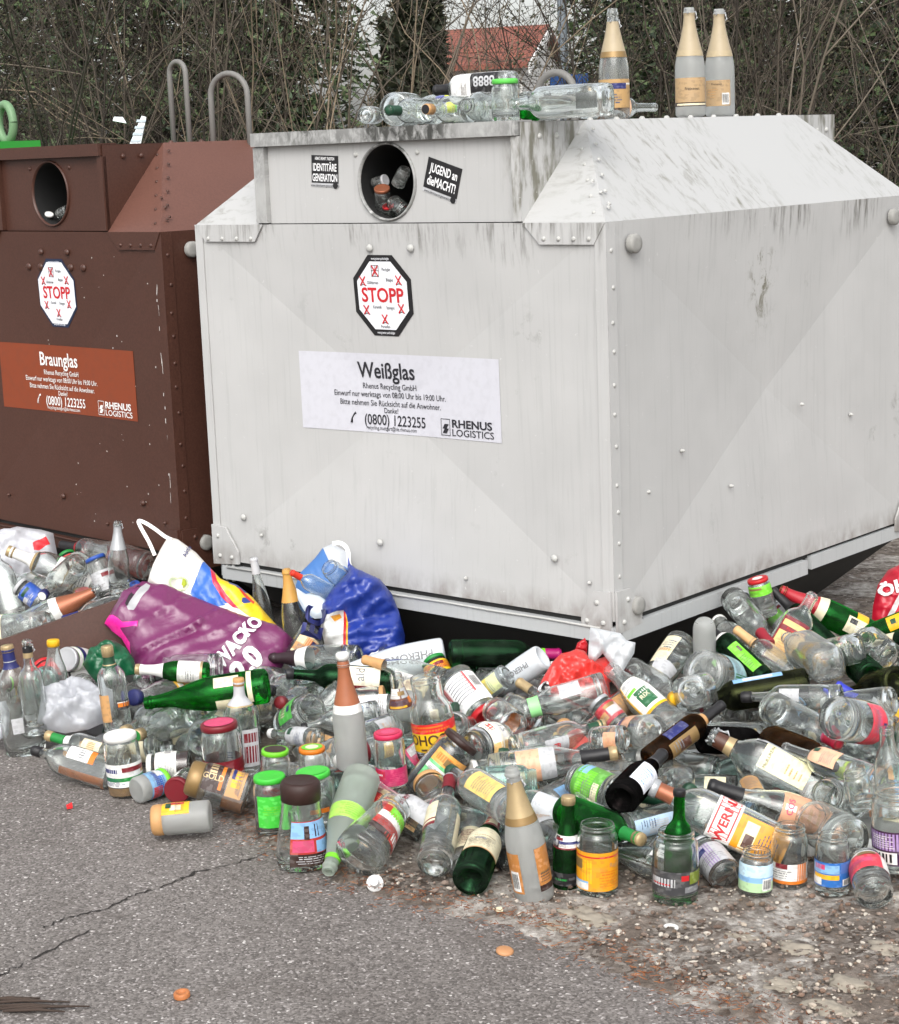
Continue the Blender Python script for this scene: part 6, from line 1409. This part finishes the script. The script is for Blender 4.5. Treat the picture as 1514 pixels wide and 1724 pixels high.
# red bag and white bag at the corner, red bag at the edge, white bags, green bag
def simple_bag(out, D, tilt, thick, colr, label, regions=(), texts=(), wr=.014, seed=1, folds=(), trans=.2, name='carrier_bag', step=5, wf=20):
    c = Vector((sum(p[0] for p in out)/len(out), sum(p[1] for p in out)/len(out))); Pq = at_d(c.x, c.y, D)
    r = empty(name, Pq, label, 'bag', BG); bpy.context.view_layer.update()
    def fn():
        o, hp = pillow('film', out, Pq, up_tilt(tilt), thick, film(colr, trans, .32), regions, min(step, 4), wr*1.15, seed, folds=folds, wfreq=wf, cr=(1.2, .5, .12), puff=.8, ridge=((20, 24, wr*.9), (-50, 20, wr*.8), (85, 30, wr*.6)))
        for t in texts: bag_text(hp, *t[:5], t[5], None, .04)
    under(r, fn)
sD = lambda x, y, n=0.: depth(surf(x, y))-n
simple_bag([(905, 1165), (912, 1145), (930, 1115), (945, 1100), (968, 1095), (985, 1098), (998, 1112), (1020, 1105), (1030, 1112), (1036, 1140), (1026, 1150), (1028, 1175), (1000, 1178), (960, 1170), (930, 1172)], sD(970, 1140, .08), .4, .045, srgb('d83a34'), 'crumpled bright red plastic bag below the container corner',
    [(pc('black'), [(906, 1160), (915, 1150), (926, 1160), (922, 1172), (910, 1172)])], [('G', 908, 1176, 20, R_(-15), paint((.75, .75, .75), .4, 0, 0))], .02, 2, [((930, 1130), (945, 1165), 5, -.012), ((985, 1110), (1000, 1160), 6, .014)])
simple_bag([(968, 1095), (972, 1083), (985, 1074), (990, 1085), (988, 1100)], sD(975, 1110, .02), .2, .015, srgb('c01822'), 'small dark red plastic scrap behind the bright red bag', step=3)
simple_bag([(990, 1112), (992, 1075), (994, 1056), (1015, 1060), (1045, 1066), (1055, 1078), (1070, 1082), (1068, 1100), (1055, 1120), (1045, 1140), (1030, 1120), (1015, 1100), (1002, 1114)], sD(1020, 1125, .10), .1, .02, srgb('cfd2d4'), 'thin white plastic bag standing crumpled under the container corner', wr=.012, seed=5, trans=.35, folds=[((1000, 1065), (1030, 1120), 5, .012), ((1050, 1075), (1020, 1090), 5, -.01)])
simple_bag([(1468, 1045), (1470, 1020), (1478, 985), (1495, 960), (1520, 948), (1580, 945), (1600, 1000), (1580, 1040), (1500, 1050), (1480, 1058)], depth(at_z(1480, 1075, .06)), .2, .06, srgb('b81a30'), 'bright red carrier bag with white letters cut by the photo edge',
    [(film(srgb('d8d8d8'), .1), [(1487, 1048), (1500, 1020), (1510, 1000), (1530, 985), (1530, 1005), (1512, 1015), (1498, 1045)])], [('ÖH', 1478, 1010, 20, R_(-14), paint((.78, .78, .78), .4, 0, 0))], .014, 9)
simple_bag([(-60, 1000), (-60, 905), (0, 892), (40, 888), (70, 892), (90, 898), (94, 920), (100, 950), (80, 965), (40, 985), (0, 985)], sD(20, 945, .0), .3, .05, srgb('cdced3'), 'cloudy white plastic bag with red contents against the brown container', [(pc('d03038'), [(60, 922), (82, 911), (88, 922), (70, 934), (62, 934)])], (), .016, 15, trans=.35)
simple_bag([(62, 1225), (68, 1190), (75, 1160), (100, 1152), (120, 1138), (150, 1145), (170, 1160), (188, 1160), (190, 1185), (180, 1215), (150, 1228), (110, 1235)], sD(125, 1195, .09), .5, .05, srgb('c9cbd0'), 'big translucent white plastic bag slumped in front of the board', [], (), .018, 21, [((75, 1225), (180, 1165), 6, .02), ((110, 1150), (130, 1180), 5, -.015)], .4)
simple_bag([(140, 1120), (150, 1095), (170, 1082), (195, 1080), (212, 1090), (226, 1110), (228, 1135), (200, 1140), (185, 1160), (165, 1150), (150, 1135)], sD(180, 1120, .04), .4, .04, srgb('0f5a38'), 'crumpled dark green plastic bag beside the purple one', [], (), .02, 31, trans=.15)
simple_bag([(-40, 1235), (-40, 1190), (5, 1180), (14, 1200), (12, 1235), (0, 1246)], sD(0, 1215, .05), .4, .02, srgb('c9cbd0'), 'white plastic bag corner at the photo edge beside the flat bottle', trans=.35)
# ------------------------------------------------------------------ bottles on the roof of the white container
ZR = .0
ROOF = []
def roof_item(key, kind, pb, pt, Y, mode, caps, labs, text, s=None, spin=0, xplane=None, z=None, ex=.0, res=None):
    sh = shape(key); mx, my = (pb[0]+pt[0])/2, (pb[1]+pt[1])/2
    C = at_x(mx, my, xplane) if xplane is not None else at_y(mx, my, Y); dep = depth(C)
    lat = (CR*(pt[0]-pb[0])-CU*(pt[1]-pb[1]))*(dep/FPX)
    if mode == 'U': D = Vector((0, 0, 1)); s = s or lat.length/sh.h; C.z = 1.652+sh.h*s/2
    else:
        s = s or lat.length/sh.h
        q = sh.h*s; e = math.sqrt(max(0, q*q-lat.length**2)); D = lat+CF*e*(-1 if mode == 'N' else 1); D.z *= .15
        C.z = (1.654+sh.rmax*s*(sh.flat if sh.flat < 1 else 1)) if z is None else z
    glassware(key, kind, pose(C, D, spin, sh.h, s), text, 'jar' if key in JARS else 'bottle', caps, labs, res, 'bottles set on the roof of the white container')
ol = [(.10, .36, 0, 170, 'ab8f6a', [(0, 0, 1, .14, 'choc'), (.1, .03, .9, .10, 'cream')], [('Freixenet', .5, .62, .0085, 'black', 0, .0)])]
roof_item('sekt', 'dusty', (1033, 190), (1033, 8), .30, 'U', [('foilopen', 'a39479', .56, .88, 'dgold')], [(.10, .36, 0, 200, 'ab8a5c', [(0, .8, 1, .86, 'white')])], 'clear sparkling wine bottle with gold foil standing apart on the roof', xplane=-.36)
roof_item('sekt', 'frost', (1162, 190), (1161, 10), 0, 'U', [('foilopen', 'a39479', .56, .95, 'a8987a')], ol, 'frosted sparkling wine bottle with black edged label on the roof', xplane=-.34, spin=8)
roof_item('sekt', 'frost', (1213, 190), (1210, 13), 0, 'U', [('foilopen', 'a39479', .56, .95, 'a8987a')], [(.10, .34, -8, 110, 'ab8f6a', lines(.1, .6, .3, .7, 3, 'tan')+barcode(.68, .05, .95, .5), [('Freixenet', .5, .85, .006, 'black', 0, .0)])], 'frosted sparkling wine bottle with barcoded label on the roof', xplane=-.38, spin=-4)
roof_item('burgundy', 'clear', (617, 196), (650, 188), .12, 'F', [('foil', 'black', .72)], [], 'clear bottle lying on the roof with its black neck inward', s=.62, z=1.69)
roof_item('bigjar', 'clear', (664, 187), (700, 180), .16, 'F', [], [], 'clear round jar lying base first on the roof', s=.92)
roof_item('bordeaux', 'clear', (735, 168), (655, 181), .06, 'N', [('foil', 'dgreen', .80)], [], 'clear bottle on the roof pointing a green cap at the viewer', s=.95, z=1.695)
roof_item('juice', 'clear', (785, 150), (676, 182), .36, 'L', [], [(.08, .34, 10, 170, 'd0d828', [(.0, .0, 1, .2, 'lime')])], 'clear bottle with lemon yellow label lying on the roof', z=1.715)
roof_item('square', 'dusty', (864, 138), (732, 144), .26, 'L', [('foil', 'black', .78)], [(.12, .46, 20, 80, 'black', [], [('8888', .5, .5, .026, 'lgrey', 1, .02)]), (.05, .7, 85, 50, 'd8d8d6'), (.46, .72, 10, 90, 'd8d8d6')], 'white square bottle with black label on top of the roof pile', z=1.757, s=.98)
roof_item('spirit', 'clear', (810, 176), (718, 188), .05, 'N', [('screw', 'tan', .03, 'black')], [], 'clear bottle on the roof with a tan cap facing out', s=.9)
roof_item('juice', 'clear', (835, 178), (783, 182), .08, 'N', [], [], 'plain clear bottle on the roof with its open mouth outward', s=.95)
roof_item('jar', 'clear', (852, 199), (850, 129), .06, 'U', [('lid', '5cc050')], [], 'clear jar with light green lid standing on the roof')
roof_item('square', 'clear', (1022, 170), (862, 166), .10, 'L', [], [(.1, .4, 180, 60, 'grey')], 'large clear square bottle lying on the roof edge', s=1.08)
roof_item('sekt', 'clear', (880, 158), (985, 166), .40, 'L', [], [], 'clear bottle lying behind the square one on the roof', s=.9)
roof_item('bordeaux', 'clear', (975, 176), (1108, 178), .34, 'L', [], [(.2, .6, 10, 130, 'd8b090', [(0, .3, 1, .5, 'peach')])], 'clear bottle with peach label lying beside the standing sparkling wine', xplane=-.40, s=.86)
roof_item('smalljar', 'clear', (755, 165), (755, 122), .5, 'U', [('lid', '4848c0')], [], 'jar with violet blue lid at the back of the roof pile', z=None, s=1.25)
roof_item('jar', 'green', (905, 190), (880, 188), .2, 'N', [], [], 'small green glass jar between the lidded jar and the square bottle', s=.5)
# glass seen in the round mouths of the containers
for (x, y, Y, k, gk, caps, ang, s, txt) in ((645, 335, .045, 'jar', 'clear', [('lid', 'copper')], 95, .62, 'small jar with copper lid in the mouth of the white container'), (622, 348, .07, 'jar', 'dusty', [], 30, .5, 'pale jar in the mouth of the white container'),
    (672, 348, .05, 'smalljar', 'clear', [], -40, .7, 'clear jar leaning in the mouth of the white container'), (640, 306, .06, 'smalljar', 'dusty', [('lid', 'lgrey')], 10, .5, 'jar with grey lid at the back of the white mouth'), (655, 357, .06, 'smalljar', 'clear', [('lid', 'red')], 100, .5, 'crushed red lidded jar at the rim of the white mouth'), (676, 298, .06, 'jar', 'dusty', [], 60, .5, 'greyish jar high in the white mouth'),
    (107, 357, .12, 'smalljar', 'dusty', [], 20, .55, 'clear jar in the mouth of the brown container'), (82, 368, .09, 'smalljar', 'clear', [('lid', 'white')], 70, .45, 'white capped jar in the mouth of the brown container')):
    C = at_y(x, y, Y); a = R_(ang); D = CR*math.cos(a)+CU*math.sin(a)-CF*.8
    glassware(k, gk, pose(C, D, 0, shape(k).h, s), txt, 'jar', caps, [], None, 'glass in the container mouths')
# ------------------------------------------------------------------ litter
def litter(px, py, fn, name, label, cat):
    P = at_z(px, py, 0); b = MB(); fn(b, P); tag(b.build(name), label, cat)
def orange_cap(b, P):
    q = Matrix.Translation(P+Vector((0, 0, .003))) @ Matrix.Rotation(.1, 4, 'X'); b.lathe([(0, .016), (.008, .016), (.010, .014), (.0095, .009), (.006, .008), (.006, .0001)], paint(srgb('a8683c'), .45), 20, q)
litter(307, 1680, orange_cap, 'crown_cork', 'flat orange bottle cap on the asphalt near the bottom edge', 'cap')
litter(850, 1604, lambda b, P: b.lathe([(0, .018), (.004, .018), (.007, .013), (.0065, .0001)], paint(srgb('b08058'), .5), 18, Matrix.Translation(P+Vector((0, 0, .002))) @ Matrix.Rotation(.15, 4, 'Y')), 'crown_cork', 'pale orange disc on the asphalt before the frosted bottle', 'cap')
def stop(b, P):
    q = Matrix.Translation(P+Vector((0, 0, .018))) @ Matrix.Rotation(R_(62), 4, Vector((CR.x, CR.y, 0))) @ Matrix.Rotation(math.pi, 4, 'X')
    b.lathe([(-.030, .0001), (-.030, .008), (-.027, .0095), (-.004, .0105), (0, .012), (.0005, .0185), (.012, .0185), (.015, .016), (.016, .0001)], paint((.78, .78, .77), .35, 0, .03), 24, q)
litter(632, 1500, stop, 'bottle_stopper', 'white plastic bottle stopper lying alone on the asphalt', 'stopper')
litter(117, 1362, lambda b, P: b.prism([P+Vector(v) for v in ((-.012, 0, .004), (.004, -.01, .003), (.014, 0, .005), (.002, .008, .012))], (0, 0, .004), pc('d01c20')), 'plastic_scrap', 'tiny red plastic scrap on the asphalt', 'scrap')
litter(840, 1542, lambda b, P: b.prism([P+Vector(v) for v in ((-.012, -.004, .012), (.002, -.009, .012), (.012, 0, .013), (0, .009, .014))], (0, 0, .004), pc('cream')), 'paper_scrap', 'white torn scrap on the soil edge before the frosted bottle', 'scrap')
litter(1130, 1574, lambda b, P: b.tube([P+Vector((math.cos(t)*.013, math.sin(t)*.011, .016)) for t in (0, .7, 1.4, 2.1, 2.8, 3.5)], .004, pc('white'), 6), 'plastic_ring', 'broken white plastic ring on the gravel', 'scrap')
litter(1222, 1492, lambda b, P: b.box((-.04, -.008, .008), (.04, .008, .02), paint(srgb('5c3a28'), .8, 0, .3), Matrix.Translation(P) @ Matrix.Rotation(R_(75), 4, 'Z')), 'wood_piece', 'short brown wood piece between the open jars', 'wood')
def twig(b, P):
    rnd = random.Random(2); m = paint(srgb('3f332c'), .9)
    for k in range(7):
        o = Vector((rnd.uniform(-.05, .05), rnd.uniform(-.02, .02), .006)); a = R_(40)+rnd.gauss(0, .13); d = Vector((math.cos(a), math.sin(a), 0))
        b.tube([P+o-d*.07, P+o+Vector((0, 0, .004)), P+o+d*rnd.uniform(.05, .09)], [.003, .0035, .0015], m, 5)
litter(40, 1698, twig, 'twig', 'dark broken twig on the asphalt at the lower corner', 'twig')
for (px, py, r) in ((985, 1545, .045), (940, 1560, .025), (1080, 1600, .02), (1340, 1600, .035), (1250, 1580, .025), (1430, 1660, .04), (1490, 1600, .035), (1320, 1660, .03), (1400, 1700, .035)):
    P = at_z(px, py, .008); rnd = random.Random(px); b = MB(); ico = bmesh.new(); bmesh.ops.create_icosphere(ico, subdivisions=4, radius=1)
    vs = []
    for v in ico.verts:
        k = 1+.55*noise.noise(v.co*1.6+Vector((px, 0, 0)))+.3*noise.noise(v.co*5+Vector((0, px, 0)))+.1*noise.noise(v.co*14); vs.append(P+Vector((v.co.x*r*k*1.3, v.co.y*r*k*.8, v.co.z*r*.28*k)))
    b.add(vs, [tuple(v.index for v in f.verts) for f in ico.faces], paint(srgb('8f877a'), .9, 0, .25, bump=.6), True); ico.free()
    b.build('stone')
    o = COL.objects[-1]
    tag(o, None, 'stone', 'pale stones in the soil')
_sl = ['pale flat stone just before the small green bottle', 'smaller pale stone beside the flat one at the soil edge', 'pale lump of mortar before the dark labelled jar', 'broad pale stone before the deep blue labelled jar', 'pale stone below the sky blue labelled jar', 'largest pale stone near the lower corner', 'pale stone below the lying red labelled jar', 'pale stone midway down the gravel', 'pale stone lowest at the photo edge']
for o, t in zip([o for o in COL.objects if o.get('category') == 'stone'], _sl): o['label'] = t
build_items()
